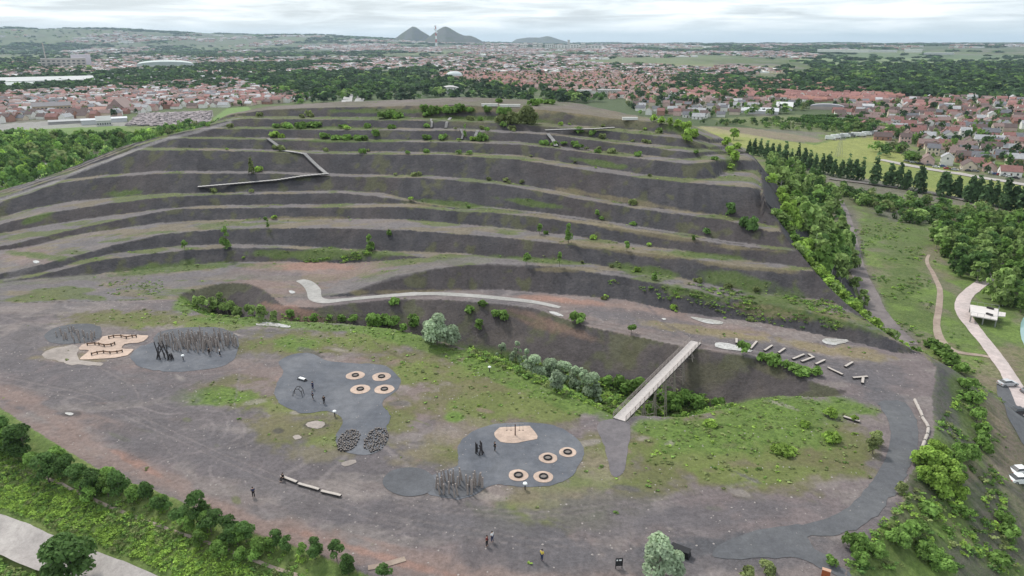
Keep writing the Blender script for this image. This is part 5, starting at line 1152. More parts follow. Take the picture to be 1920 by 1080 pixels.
for i in range(4):
    a, b_ = P4[i], P4[(i + 1) % 4]
    if i == 3: continue
    m = MB(); k = max(2, int((b_ - a).length / 1.5))
    for t in range(k + 1): q_ = a + (b_ - a) * t / k; m.tube((q_.x, q_.y, zt), (q_.x, q_.y, zt + 1.05), .035, .035, 5)
    m.tube((a.x, a.y, zt + 1.05), (b_.x, b_.y, zt + 1.05), .035, .035, 5); part('railing', m.mesh('railing', [M_steel]), dk)
tag(dk, 'pale rectangular viewing deck on pillars beside the pink gravel road', 'deck')
# ------------------------------------------------------------------ cars
M_glass = simple('car_glass', (.02, .025, .03), .08, 2, .05, spec=.8)
PAINT = {k: simple('paint_' + k, c, .3, .5, .04, spec=.6) for k, c in {'silver': (.45, .46, .48), 'white': (.72, .73, .73), 'black': (.02, .022, .03), 'blue': (.05, .09, .25), 'red': (.35, .03, .03), 'grey': (.16, .165, .18)}.items()}
def car_parts(col):
    k = 'car' + col
    if k in PROTO: return PROTO[k]
    Lc, Wc = 4.3, 1.78
    side = [(-2.15, .35), (-2.12, .75), (-1.95, .95), (-1.35, 1.02), (-.7, 1.08), (.75, 1.0), (1.6, .88), (2.08, .72), (2.15, .45), (2.1, .28), (-2.08, .25)]
    m = MB(); n = len(side)
    for yy, s in ((-Wc/2, 1), (Wc/2, 1)): pass
    rows = [(-Wc/2 * .93, 1.0), (-Wc/2, 1), (Wc/2, 1), (Wc/2 * .93, 1.0)]
    vs = [(x, -Wc/2, z) for x, z in side] + [(x, Wc/2, z) for x, z in side]
    m.add(vs, [tuple(range(n)), tuple(range(2*n-1, n-1, -1))] + [(i, n + i, n + (i+1) % n, (i+1) % n) for i in range(n)])
    roof = [(-1.55, 1.02), (-1.15, 1.43), (.25, 1.46), (1.0, 1.02)]; w1, w2 = .80, .62
    m.add([(-1.2, -w2, 1.44), (.25, -w2, 1.47), (.25, w2, 1.47), (-1.2, w2, 1.44), (-1.2, -w2, 1.40), (.25, -w2, 1.42), (.25, w2, 1.42), (-1.2, w2, 1.40)], [(0,1,2,3),(4,7,6,5),(0,4,5,1),(1,5,6,2),(2,6,7,3),(3,7,4,0)])
    body = m.mesh('body', [PAINT[col]])
    m = MB(); m.add([(-1.7, -w1, 1.0), (1.05, -w1, .98), (1.05, w1, .98), (-1.7, w1, 1.0), (-1.18, -w2, 1.415), (.24, -w2, 1.435), (.24, w2, 1.435), (-1.18, w2, 1.415)], [(0,1,5,4),(1,2,6,5),(2,3,7,6),(3,0,4,7)]); glass = m.mesh('windows', [M_glass])
    m = MB(); m.tube((0, -.1, 0), (0, .1, 0), .33, .33, 14); wheel = m.mesh('wheel', [M_rub]); m = MB(); m.tube((0, -.11, 0), (0, .11, 0), .18, .18, 10); rim = m.mesh('rim', [M_steel])
    m = MB(); m.box((2.12, .62, .62), (.08, .34, .14)); hl = m.mesh('headlight', [M_white]); m = MB(); m.box((2.12, -.62, .62), (.08, .34, .14)); hl2 = m.mesh('headlight', [M_white])
    m = MB(); m.box((-2.12, .62, .72), (.08, .3, .14)); m.box((-2.12, -.62, .72), (.08, .3, .14)); tl = m.mesh('tail_light', [PAINT['red']])
    PROTO[k] = (body, glass, wheel, rim, hl, hl2, tl); return PROTO[k]
def car(X, Yw, z, rz, col, label, group, full=True, scale=1.0):
    body, glass, wheel, rim, hl, hl2, tl = car_parts(col); o = empty('parked_car', (X, Yw, z), rz); o.scale = (scale,) * 3
    part('body', body, o); part('windows', glass, o)
    if full:
        for sx in (-1.35, 1.38):
            for sy in (-.8, .8): 
                w = part('wheel', wheel, o); w.location = (sx, sy, .33); part('rim', rim, w)
        part('headlight', hl, o); part('headlight', hl2, o); part('tail_light', tl, o)
    tag(o, label, 'car', group); return o
for x, y, rz, col, lab in ((1888,724,.12,'silver','silver parked car nearest the gravel road junction'), (1911,777,.05,'black','dark parked car in the middle of the right edge car park'), (1914,890,.08,'white','upper one of two white parked cars at the right edge'), (1913,906,.02,'white','lower one of two white parked cars at the right edge'), (1932,738,.1,'grey','grey parked car just at the edge beside the silver one')):
    X, Yw, z = hit(x, y); car(X, Yw, z + .10, rz, col, lab, 'cars in the car park at the right edge')
# ------------------------------------------------------------------ houses
ROOFC = {'red': (.235, .120, .108), 'orange': (.29, .145, .115), 'pink brown': (.235, .165, .152), 'dark brown': (.125, .090, .085), 'slate grey': (.15, .15, .165), 'pale grey': (.36, .36, .37)}
WALLC = {'white': (.74, .72, .68), 'cream': (.62, .53, .42), 'brick': (.36, .20, .155), 'pink': (.58, .42, .38)}
MR = {k: simple('roof_' + k.replace(' ', '_'), c, .85, .6, .25) for k, c in ROOFC.items()}; MW = {k: simple('wall_' + k, c, .85, .5, .15) for k, c in WALLC.items()}
M_win = simple('window_glass', (.06, .07, .08), .2, 2, .1, spec=.6); M_door = simple('door_paint', (.10, .06, .045), .6, 2, .1); M_brick = simple('chimney_brick', (.24, .12, .09), .9, 4, .2)
def house_meshes(L, Wd, H, RH, wall, roof):
    k = ('house', L, Wd, H, RH, wall, roof)
    if k in PROTO: return PROTO[k]
    m = MB(); l, w = L / 2, Wd / 2
    m.add([(-l,-w,-1),(l,-w,-1),(l,w,-1),(-l,w,-1),(-l,-w,H),(l,-w,H),(l,w,H),(-l,w,H),(-l,0,H+RH),(l,0,H+RH)], [(0,1,5,4),(2,3,7,6),(1,2,6,9,5),(3,0,4,8,7)]); walls = m.mesh('wall', [MW[wall]])
    m = MB(); o = .35; t = .16; l2, w2 = l + .3, w + o; dz = RH / w * o
    for s in (-1, 1):
        m.add([(-l2, s*w2, H-dz+.02), (l2, s*w2, H-dz+.02), (l2, 0, H+RH+.02), (-l2, 0, H+RH+.02), (-l2, s*w2, H-dz+t), (l2, s*w2, H-dz+t), (l2, 0, H+RH+t), (-l2, 0, H+RH+t)], [(4,5,6,7),(0,3,2,1),(0,1,5,4),(1,2,6,5),(3,0,4,7)])
    rf = m.mesh('roof', [MR[roof]])
    m = MB(); m.box((l * .55, .3, H + RH + .3), (.7, .5, 1.3)); chm = m.mesh('chimney', [M_brick])
    wins = []
    for s in (-1, 1):
        for fl in ((1.6,), (1.6, 4.1))[H > 4.5]:
            for x in (-l * .6, 0, l * .6):
                if x == 0 and fl < 2 and s < 0: continue
                m = MB(); m.box((x, s * (w + .02), fl), (1.1, .08, 1.3)); wins.append(m.mesh('window', [M_win]))
    for s in (-1, 1):
        m = MB(); m.box((s * (l + .02), 0, H - .7), (.08, 1.0, 1.2)); wins.append(m.mesh('window', [M_win]))
    m = MB(); m.box((0, -(w + .03), 1.05), (1.0, .08, 2.1)); door = m.mesh('door', [M_door])
    PROTO[k] = (walls, rf, chm, wins, door); return PROTO[k]
DIM = [(9, 7, 3.0, 2.8), (11, 8, 3.2, 3.0), (8, 7, 5.2, 2.6), (13, 8, 3.0, 3.2), (16, 8, 5.0, 3.0)]
HS = []     # X,Y,z,rz,dim,wall,roof,district
rh = random.Random(31)
def district(poly, ang, row, pitch, fill, rp_, wp_, name, jit=.6, dims=(0, 1, 2, 3)):
    W_ = np.array([un(x, y, -14) for x, y in poly]); c = W_.mean(0); ca, sa = math.cos(ang), math.sin(ang)
    loc = np.c_[(W_[:, 0] - c[0]) * ca + (W_[:, 1] - c[1]) * sa, -(W_[:, 0] - c[0]) * sa + (W_[:, 1] - c[1]) * ca]
    lo, hi = loc.min(0), loc.max(0); v = lo[1]; ri = 0
    while v < hi[1]:
        for side in (0, 1):
            u = lo[0] + rh.random() * pitch
            while u < hi[0]:
                u += pitch * rh.uniform(.85, 1.3)
                if rh.random() > fill: continue
                uu, vv = u, v + (side * row * .52 if side else 0) + rh.uniform(-jit, jit) * 2
                X = c[0] + uu * ca - vv * sa; Yw = c[1] + uu * sa + vv * ca
                if not inpoly(np.array([X]), np.array([Yw]), W_)[0]: continue
                a = ang + (math.pi / 2 if rh.random() < .22 else 0) + rh.uniform(-.06, .06)
                HS.append((X, Yw, float(hgt(X, Yw)), a, rh.choice(dims), rh.choice(wp_), rh.choice(rp_), name))
        v += row; ri += 1
RED = ['red', 'pink brown', 'pink brown', 'red', 'orange']; MIX = ['red', 'pink brown', 'pink brown', 'dark brown', 'dark brown', 'slate grey', 'pale grey']; WP = ['white', 'white', 'cream', 'brick', 'pink']
district([(1680,298),(1700,282),(1760,270),(1840,262),(1990,262),(1990,352),(1900,334),(1800,318),(1700,306)], -.45, 30, 13, .72, MIX + ['red'], WP, 'beside the meadow at the right edge')
district([(1540,215),(1600,196),(1760,185),(1990,175),(1990,258),(1860,258),(1760,262),(1700,278),(1650,262),(1620,238)], -.35, 32, 14, .62, MIX + ['red'], WP, 'behind the tall hedge on the right')
district([(1270,168),(1330,152),(1440,150),(1560,165),(1700,182),(1620,196),(1500,190),(1420,188),(1300,186)], -.25, 26, 12, .9, ['red', 'red', 'red', 'orange'], ['pink', 'brick', 'white'], 'in the dense estate before the far wood')
district([(1180,186),(1290,180),(1440,190),(1520,200),(1450,212),(1330,222),(1290,226),(1200,214)], -.3, 32, 15, .55, MIX, WP, 'behind the right shoulder of the heap')
district([(960,150),(1100,132),(1280,132),(1330,150),(1270,178),(1200,190),(1100,186),(1040,178)], .2, 32, 14, .62, RED + ['pink brown'], WP, 'in the town behind the heap')
district([(808,142),(860,136),(1000,140),(1100,158),(1060,172),(980,166),(830,152)], .15, 28, 13, .7, RED, ['pink', 'cream', 'brick'], 'in the row of pink terraces beyond the summit')
district([(-60,182),(60,176),(160,170),(300,160),(440,150),(520,170),(572,184),(570,190),(450,200),(300,206),(245,214),(215,222),(60,226),(-60,236)], -.12, 26, 12, .85, MIX + ['red', 'red', 'pale grey'], WP + ['pink', 'white'], 'in the old town on the left', dims=(0, 1, 2, 2, 3, 4))
district([(150,140),(260,136),(400,138),(440,150),(300,160),(160,168)], .1, 40, 20, .5, ['slate grey', 'pale grey', 'pale grey', 'pink brown'], ['white', 'white', 'cream'], 'in the pale quarter behind the old town')
HS.sort(key=lambda h: h[0] ** 2 + h[1] ** 2)
vis = [h for h in HS if -40 < pix(h[0], h[1], h[2])[0] < 1960]
near_h = vis[:300]; far_h = vis[300:]
GH = 'houses of the town'
for i, (X, Yw, z, a, d, wl, rf_, nm) in enumerate(near_h):
    walls, rf, chm, wins, door = house_meshes(*DIM[d], wl, rf_); o = empty('house', (X, Yw, z), a)
    part('wall', walls, o); r_ = part('roof', rf, o)
    if i < 230: KIDS.setdefault(r_.name, []).append(link('chimney', chm, r_))
    if i < 90:
        for w in wins: part('window', w, o)
        part('door', door, o)
    u, v = pix(X, Yw, z)
    lab = '%s roofed %s %shouse' % (rf_, wl, 'long ' if d >= 3 else 'two storey ' if d == 2 else '')
    tag(o, lab, 'house', GH); PLACED.append((o, lab, nm, u, v, 20))
RC = [np.array(ROOFC[k]) for k in ROOFC]
def mass_houses(name, lst):
    """lst: X,Y,z,a,L,W,H,RH,wallcolour,roofcolour"""
    V, Fq, Cc = [], [], []
    A_ = np.array([r[:8] for r in lst], float); wc = np.array([r[8] for r in lst]); rc_ = np.array([r[9] for r in lst])
    l, w, H, RH = A_[:, 4] / 2, A_[:, 5] / 2, A_[:, 6], A_[:, 7]; ca, sa = np.cos(A_[:, 3]), np.sin(A_[:, 3]); n = len(A_)
    def pt(x, y, z): return np.stack([A_[:, 0] + x * ca - y * sa, A_[:, 1] + x * sa + y * ca, A_[:, 2] + z], 1)
    zr = 0 * l
    vs = [pt(-l,-w,zr-2),pt(l,-w,zr-2),pt(l,w,zr-2),pt(-l,w,zr-2),pt(-l,-w,H),pt(l,-w,H),pt(l,w,H),pt(-l,w,H),pt(-l,zr,H+RH),pt(l,zr,H+RH)]
    o = .4; e_ = RH / w * o
    rs = [pt(-l-.3,-w-o,H-e_+.1),pt(l+.3,-w-o,H-e_+.1),pt(l+.3,zr,H+RH+.1),pt(-l-.3,zr,H+RH+.1),pt(-l-.3,w+o,H-e_+.1),pt(l+.3,w+o,H-e_+.1)]
    VV = np.stack(vs + rs, 1).reshape(-1, 3)
    tris = [(0,1,5),(0,5,4),(2,3,7),(2,7,6),(1,2,6),(1,6,5),(3,0,4),(3,4,7),(5,6,9),(7,4,8),(10,11,12),(10,12,13),(13,12,15),(13,15,14)]
    T_ = (np.array(tris)[None] + (np.arange(n) * 16)[:, None, None]).reshape(-1, 3)
    CC = np.concatenate([np.repeat(wc[:, None], 10, 1), np.repeat(rc_[:, None], 6, 1)], 1).reshape(-1, 3)
    b = NB('town_' + name); at = b.attr('soil'); m = b.out(b.mul(at.outputs['Color'], b.rng(b.noise(.4, 4, .6), .3, .7, .85, 1.15)))
    return tag(link(name, mesh_np(name, VV, T_, [m], attrs={'soil': CC})), kind='stuff')
L1 = []
for X, Yw, z, a, d, wl, rf_, nm in far_h:
    D_ = DIM[d]; k = rh.uniform(.8, 1.25); L1.append((X, Yw, z, a, *D_, np.array(WALLC[wl]) * k, np.array(ROOFC[rf_]) * rh.uniform(.8, 1.2)))
# farther settlements: clumps of houses between the woods
rq = np.random.default_rng(77)
th = rq.uniform(R(-40), R(40), 42000); rad = np.exp(rq.uniform(math.log(1150), math.log(9500), 42000)); X = rad * np.sin(th); Yw = rad * np.cos(th)
dens = fbm(X / 420, Yw / 700, 201, 4); tdeg = np.degrees(th)
thr = .49 + .09 * smooth(2400, 4500, rad) * smooth(2, -10, tdeg) + .03 * smooth(2500, 5000, rad) + .07 * smooth(-2, -14, tdeg) * smooth(12000, 2500, rad) + .10 * smooth(14, 26, tdeg) * smooth(1300, 1700, rad) * smooth(6000, 2500, rad) - .04 * smooth(2500, 5000, rad) * smooth(14, 0, tdeg)
PXu, PXv = pix(X, Yw, -14.0 + 0 * X)
clear = inpoly(PXu, PXv, np.array([(480,195),(480,140),(820,128),(930,165),(1000,192)])) | inpoly(PXu, PXv, np.array([(1400,150),(1520,137),(1700,128),(1920,118),(2000,116),(2000,176),(1700,180),(1560,162)])) | inpoly(PXu, PXv, np.array([(1500,116),(1560,100),(2000,98),(2000,130),(1620,132)]))
k = (dens > thr) & ~clear
for x_, y_ in zip(X[k][:16000], Yw[k][:16000]):
    r_ = math.hypot(x_, y_); s = 1 + max(0, (r_ - 1500) / 2600); t = rq.random()
    roof = ROOFC[['red', 'pink brown', 'pink brown', 'slate grey', 'pale grey', 'dark brown'][int(rq.integers(6))]]; wall = np.array(WALLC[['white', 'cream', 'pink', 'brick'][int(rq.integers(4))]]) * (.8 if r_ > 2500 else 1)
    L_ = rq.uniform(8, 14) * s; big = t > .94
    if big: L_ *= 3.2; roof = (.66, .66, .64); wall = (.7, .7, .68)
    L1.append((x_, y_, float(hgt(x_, y_)), rq.uniform(0, 3.14), L_, L_ * .62, rq.uniform(3, 5.5) * (1 + (s - 1) * .35), 2.6 * (1 + (s - 1) * .3) if not big else 1.0, np.array(wall) * rq.uniform(.8, 1.25), np.array(roof) * rq.uniform(.8, 1.25)))
mass_houses('distant_houses', L1)
# ------------------------------------------------------------------ trees in the town and the far woods
tpts = []
for X, Yw, z, a, d, wl, rf_, nm in HS:
    for _ in range(2 if 'estate' not in nm else 0):
        if rh.random() < (.62 if 'old town' not in nm else .22):
            b_ = rh.random() * 6.28; q_ = rh.uniform(9, 15); h = rh.uniform(4, 9); x_, y_ = X + math.cos(b_) * q_, Yw + math.sin(b_) * q_; tpts.append((x_, y_, float(hgt(x_, y_)), h * .8, h))
mass('town_trees', tpts, lambda i, X, Yw, r: r.choice([6, 0, 1, 4], p=[.45, .3, .15, .1]), 60, leaf=.13)
P_.clear()
addwood([(500,190),(560,150),(640,140),(760,142),(830,150),(960,166),(1060,182),(1130,190),(1080,196),(860,188),(640,192),(570,196)], 700, 7, 14, 1.2)
addwood([(1290,176),(1410,168),(1470,182),(1440,190),(1330,188)], 60, 8, 12); addwood([(1450,150),(1520,137),(1700,124),(1960,116),(1990,120),(1990,172),(1800,178),(1620,172),(1500,158)], 1000, 9, 15, 1.5)
addwood([(180,140),(300,126),(470,120),(560,128),(500,150),(450,150),(300,140)], 360, 8, 14, 1.4); addwood([(-20,92),(200,92),(420,96),(620,104),(620,120),(400,114),(180,108),(-20,106)], 420, 9, 16, 2.2); addwood([(0,110),(90,108),(180,122),(160,146),(0,146)], 220, 8, 14, 1.4); addwood([(480,165),(600,150),(620,190),(560,186)], 160, 7, 12)
addwood([(6,168),(40,165),(42,172),(8,176)], 10, 9, 13); addwood([(1180,168),(1290,160),(1300,200),(1220,204)], 60, 7, 12)
mass('woodland', [p for p in P_], lambda i, X, Yw, r: r.choice([6, 0, 1, 3], p=[.6, .25, .1, .05]), 46, leaf=.15)
# far woods
th = rq.uniform(R(-41), R(41), 26000); rad = np.exp(rq.uniform(math.log(1200), math.log(16000), 26000)); X = rad * np.sin(th); Yw = rad * np.cos(th)
dens = fbm(X / 500, Yw / 900, 301, 4); dh = fbm(X / 420, Yw / 700, 201, 4); PXu, PXv = pix(X, Yw, -14.0 + 0 * X)
fld = inpoly(PXu, PXv, np.array([(1150,104),(1500,104),(1530,140),(1440,152),(1280,140),(1150,128)])) | inpoly(PXu, PXv, np.array([(1500,116),(1490,103),(2000,108),(2000,128),(1620,132)]))
k = ((dens > .51 - .05 * smooth(2, -12, np.degrees(th))) | (rad > 7000) & (dens > .46)) & ~(dh > .56) & ~fld
k |= (rq.random(len(X)) < .24) & (dh > .5) & (rad < 5000)
w_ = []
for x_, y_ in zip(X[k][:15000], Yw[k][:15000]):
    r_ = math.hypot(x_, y_); s = 1 + (r_ - 1200) / 1500; h = rq.uniform(8, 13) * (1 + .1 * (s - 1)); w_.append((x_, y_, float(hgt(x_, y_)) - 1, rq.uniform(9, 15) * s ** .95, min(h, 26)))
mass('far_woodland', w_, lambda i, X, Yw, r: r.choice([6, 0], p=[.8, .2]), 22, 'low', .30)
# hedge blocks in the allotments
def hedge(pts, w, h, label, kind='dark'):
    V_, S_ = [], []; c = [np.array(un(x, y, -14)) for x, y in pts]; o0 = c[0]
    for a, b_ in zip(c, c[1:]):
        n = int(np.linalg.norm(b_ - a) * 9); t = rq.random(n)[:, None]; d = (b_ - a) / np.linalg.norm(b_ - a); nr_ = np.array([-d[1], d[0]])
        p = a + (b_ - a) * t + nr_ * rq.uniform(-w / 2, w / 2, (n, 1)); zz_ = rq.uniform(.1, 1, n) ** .4 * h
        for _ in range(1):
            cc_ = np.c_[p - o0, zz_]; nn = rq.normal(size=(n, 3)); nn[:, 2] = abs(nn[:, 2]) + .3; nn /= np.linalg.norm(nn, axis=1)[:, None]; a_ = np.cross(nn, rq.normal(size=(n, 3))); a_ /= np.linalg.norm(a_, axis=1)[:, None]; bb = np.cross(nn, a_); s = .8
            V_.append(np.stack([cc_ - a_ * s - bb * s, cc_ + a_ * s - bb * s, cc_ + a_ * s + bb * s, cc_ - a_ * s + bb * s], 1).reshape(-1, 3)); S_.append(np.repeat(rq.uniform(.7, 1.3, n), 4))
    V_ = np.concatenate(V_); o = link('hedge', mesh_np('hedge', V_, quads(len(V_) // 4), [FOL[kind]], attrs={'shade': np.concatenate(S_)}), None, (o0[0], o0[1], float(hgt(*o0)))); tag(o, label, 'hedge')
hedge([(1476,231),(1530,236),(1590,243),(1650,243),(1640,238),(1560,232),(1500,229)], 6, 6, 'long dark clipped hedge ring round the bright green allotments')
hedge([(1505,225),(1580,224),(1640,232)], 5, 5, 'thinner dark hedge behind the bright green allotments')
# ------------------------------------------------------------------ large buildings
def block(x, y, wpx, hpx, depth, wall, roof, label, cat='building', name='building', ang=0.0, rows=0, cols=0, rtype='flat', pitch=2.0, zg=None, extra=None):
    X, Yw = un(x, y, -14); z = float(hgt(X, Yw)); X, Yw = un(x, y, z); dist = math.hypot(X, Yw); w = wpx * dist / F; h = hpx * dist / F
    o = empty(name, (X, Yw, z), ang - math.atan2(X, Yw)); mw = simple('m_' + label[:24].replace(' ', '_'), wall, .8, .1, .1); mr_ = simple('r_' + label[:24].replace(' ', '_'), roof, .7, .1, .1)
    m = MB(); m.box((0, depth / 2, h / 2 - .5), (w, depth, h + 1)); part('wall', m.mesh('wall', [mw]), o); m = MB()
    if rtype == 'flat': m.box((0, depth / 2, h + .35), (w + .8, depth + .8, .7))
    elif rtype == 'gable': m.add([(-w/2-.5,-.6,h),(w/2+.5,-.6,h),(w/2+.5,depth+.6,h),(-w/2-.5,depth+.6,h),(-w/2-.5,depth/2,h+pitch),(w/2+.5,depth/2,h+pitch)], [(0,1,5,4),(2,3,4,5),(1,2,5),(3,0,4),(3,2,1,0)])
    elif rtype == 'arch' or rtype == 'dome':
        n = 14; vs = []; 
        if rtype == 'arch':
            for i in range(n + 1):
                a = math.pi * i / n; vs += [(-w/2 * math.cos(a), 0, h + pitch * math.sin(a)), (-w/2 * math.cos(a), depth, h + pitch * math.sin(a))]
            m.add(vs, [(2*i, 2*i+2, 2*i+3, 2*i+1) for i in range(n)] + [tuple(range(0, 2*n+2, 2)), tuple(range(2*n+1, 0, -2))])
        else:
            for j in range(4):
                for i in range(16): a = i / 16 * 6.283; r_ = w / 2 * math.cos(j / 4 * 1.4); vs.append((r_ * math.cos(a), depth / 2 + depth / 2 * math.cos(j / 4 * 1.4) * math.sin(a), h + pitch * math.sin(j / 4 * 1.57)))
            vs.append((0, depth / 2, h + pitch)); f_ = [(j*16+i, j*16+(i+1) % 16, (j+1)*16+(i+1) % 16, (j+1)*16+i) for j in range(3) for i in range(16)] + [(48+i, 48+(i+1) % 16, 64) for i in range(16)]; m.add(vs, f_)
    part('roof', m.mesh('roof', [mr_]), o)
    for r_ in range(rows):
        m = MB(); hh = h / (rows + .4)
        for c_ in range(cols): m.box((-w/2 + w * (c_ + .5) / cols, -.04, hh * (r_ + .55)), (w / cols * .55, .1, hh * .45))
        part('window_row', m.mesh('window_row', [M_win]), o)
    if extra: extra(o, w, h, mw, mr_)
    tag(o, label, cat); return o
WH = (.66, .66, .64); GR_ = (.40, .40, .40); BE = (.48, .42, .34)
block(1095, 182, 26, 11, 14, (.62, .60, .55), GR_, 'left one of two cream apartment slabs just behind the summit', rows=4, cols=8)
block(1142, 181, 42, 11, 14, (.62, .60, .55), GR_, 'right and longer one of two cream apartment slabs behind the summit', rows=4, cols=14)
def dia(o, w, h, mw, mr_):
    for i in range(9):
        m = MB(); x = -w * .42 + w * .84 * i / 8; hh = h + 7 * math.sqrt(max(0, 1 - (2 * x / w) ** 2)); m.box((x, -.15, hh * .5), (w * .035, .25, hh * .9)); part('rib', m.mesh('rib', [M_white]), o)
block(845, 176, 44, 2, 40, (.35, .34, .33), (.42, .40, .39), 'low hall with arched lattice roof seen over the summit', rtype='arch', pitch=9, extra=dia)
block(852, 150, 30, 7, 34, (.40, .30, .26), (.52, .56, .56), 'pinkish building with pale green domed roof', rtype='dome', pitch=9)
block(825, 150, 30, 6, 14, (.48, .36, .32), ROOFC['pink brown'], 'long pink building left of the domed one', rtype='gable', pitch=3, rows=2, cols=9)
block(88, 160, 128, 7, 120, (.46, .46, .45), (.42, .43, .43), 'very large pale flat warehouse at the far left of the old town', rtype='gable', pitch=5)
block(0, 168, 90, 6, 40, (.46, .46, .45), (.40, .43, .42), 'pale warehouse at the left picture edge below the large one', rtype='gable', pitch=4)
block(312, 130, 84, 7, 200, (.55, .57, .55), (.44, .49, .47), 'pale green roofed warehouse between the trees', rtype='arch', pitch=9)
def chim(o, w, h, mw, mr_):
    m = MB(); m.tube((-w * .38, 6, 0), (-w * .38, 6, h * 2.6), 2.0, 1.6, 12); part('chimney', m.mesh('chimney', [mw]), o)
block(122, 128, 58, 14, 40, (.42, .38, .34), (.40, .38, .38), 'grey beige factory hall with a slim chimney on its left', rows=3, cols=9, extra=chim)
block(155, 126, 26, 18, 34, (.60, .55, .60), (.55, .52, .56), 'tall pale lilac factory block at the right end of the factory', rows=0)
block(196, 236, 20, 8, 14, (.52, .52, .50), (.36, .37, .36), 'grey hall with pale green front at the edge of the playing field', rtype='gable', pitch=4, rows=1, cols=6)
block(170, 234, 24, 6, 18, (.55, .56, .57), (.50, .51, .53), 'pale grey flat hall left of the green fronted one')
block(222, 229, 26, 5, 18, (.55, .56, .57), (.52, .53, .56), 'pale grey hall right of the green fronted one')
block(130, 232, 54, 3, 20, (.34, .33, .32), (.30, .30, .30), 'long low grey roofed sheds left of the pale halls')
block(192, 214, 34, 5, 16, (.50, .40, .34), ROOFC['orange'], 'house with bright orange roof in the old town', rtype='gable', pitch=4)
block(100, 214, 50, 12, 14, (.42, .34, .24), (.17, .16, .17), 'long beige four storey block with dark roof in the old town', rtype='gable', pitch=4, rows=3, cols=10)
block(244, 210, 34, 8, 18, (.38, .27, .23), (.30, .22, .20), 'steep brown roofed church like building in the old town', rtype='gable', pitch=10, ang=1.1)
block(1430, 214, 50, 5, 26, (.55, .55, .56), (.50, .51, .53), 'large pale grey workshop roof behind the allotments', rtype='gable', pitch=3)
block(1402, 212, 22, 4, 20, (.55, .55, .56), (.46, .47, .48), 'smaller grey workshop left of the large pale one', rtype='gable', pitch=3)
block(1470, 207, 26, 6, 20, (.60, .60, .60), (.58, .58, .57), 'white gabled workshop right of the large pale grey roof', rtype='gable', pitch=5)
block(1550, 206, 52, 5, 12, (.42, .36, .33), (.34, .33, .36), 'long low building with grey barrel roof right of the workshops', rtype='arch', pitch=3)
for x, w, h, lab in ((916, 7, 9, 'grey white tower block left of the far right hand heap'), (930, 8, 7, 'short wide white block beside the grey white tower'), (982, 12, 6, 'stepped white blocks at the left end of the far white estate'), (985, 6, 9, 'narrow white tower above the stepped blocks'), (1003, 8, 9, 'first broad white tower of the far estate'), (1013, 7, 8, 'second white tower close to the first'), (1030, 15, 7, 'wide bright white slab of the far estate'), (1052, 22, 5, 'low white slab of the far estate'), (1075, 20, 6, 'long white slab right of the low one'), (1093, 8, 8, 'white tower at the right end of the far estate'), (550, 10, 5, 'far white hall on the left horizon plain'), (1115, 24, 4, 'long white hall beyond the estate')):
    block(x, 90 if x > 600 else 84, w, h, 30, WH, WH, lab, rows=2, cols=4)
block(1066, 92, 4, 15, 18, (.5, .5, .5), GR_, 'slender grey tower rising above the white estate')
block(1570, 97, 60, 3.2, 80, WH, WH, 'very long white warehouse on the far right plain, left part'); block(1608, 98, 44, 3.2, 80, (.6,.6,.6), WH, 'very long white warehouse on the far right plain, middle part'); block(1655, 97.5, 40, 2.6, 80, (.56,.57,.58), (.6,.6,.6), 'lower white warehouse on the far right plain'); block(1712, 98, 24, 4, 60, WH, WH, 'short bright white warehouse on the far right plain'); block(1760, 102, 40, 2.4, 60, (.5,.5,.5), (.55,.55,.55), 'dull grey warehouse at the right of the far plain')
block(575, 77, 38, 3, 60, WH, WH, 'white industrial hall on the left plain below the ridge'); block(545, 112, 44, 4, 50, (.58,.58,.56), WH, 'low white hall beside the meadow left of the summit')
block(22, 92, 30, 4, 40, (.55,.54,.5), GR_, 'beige hall far left below the ridge'); block(60, 93, 20, 9, 40, (.20,.17,.18), (.2,.18,.19), 'dark hall far left below the ridge')
# ------------------------------------------------------------------ far spoil heaps and the striped mast
def cone_hill(name, D, x, pts, zb, sy, col, label=None):
    prof = [(un(px_, py_, 0)[0] * 0 + (px_ - x) / F * D, CAMZ + (80 - py_) / F * D / 1.0) for px_, py_ in pts]; X0 = (x - 960) / F * D
    n = 90; m_ = 40; w0, w1 = prof[0][0], prof[-1][0]; xs = np.linspace(w0, w1, n); top = np.interp(xs, [p[0] for p in prof], [p[1] for p in prof]) - zb
    ys = np.linspace(-1, 1, m_); V = []
    for i in range(n):
        for j in range(m_):
            dpt = sy * (top[i] + 6) + 5; k = float(fbm(np.array(xs[i] / 160), np.array(ys[j] * 4), 5, 2)); V.append((X0 + xs[i], D + ys[j] * dpt, zb - 3 + max(0, top[i] + 3) * (1 - abs(ys[j])) * (1 + .05 * (k - .5))))
    q = [(i * m_ + j, (i + 1) * m_ + j, (i + 1) * m_ + j + 1, i * m_ + j + 1) for i in range(n - 1) for j in range(m_ - 1)]
    b = NB('spoil_' + name); f = b.noise(.012, 6, .7); mt = b.out(b.mul(b.mix(b.rng(f, .45, .6, 0, 1), col, (.10, .11, .07)), b.rng(b.noise(.03, 5, .7), .3, .7, .85, 1.15)))
    me = mesh_np('hill', V, np.array(q), [mt], smooth_=True); o = link('hill', me); o['kind'] = 'structure'
cone_hill('a', 9300, 787, [(724,91),(745,79),(762,67.5),(775,59),(785,52.3),(788,52.0),(792,53.5),(800,59),(812,66),(824,74),(850,91)], -12, 1.25, (.105, .105, .105))
cone_hill('b', 8800, 843, [(780,92),(806,76),(820,66),(832,57),(840,52.6),(845,52),(852,55.5),(866,63.5),(876,67.5),(888,68),(896,71),(905,76),(930,92)], -12, 1.25, (.125, .122, .115))
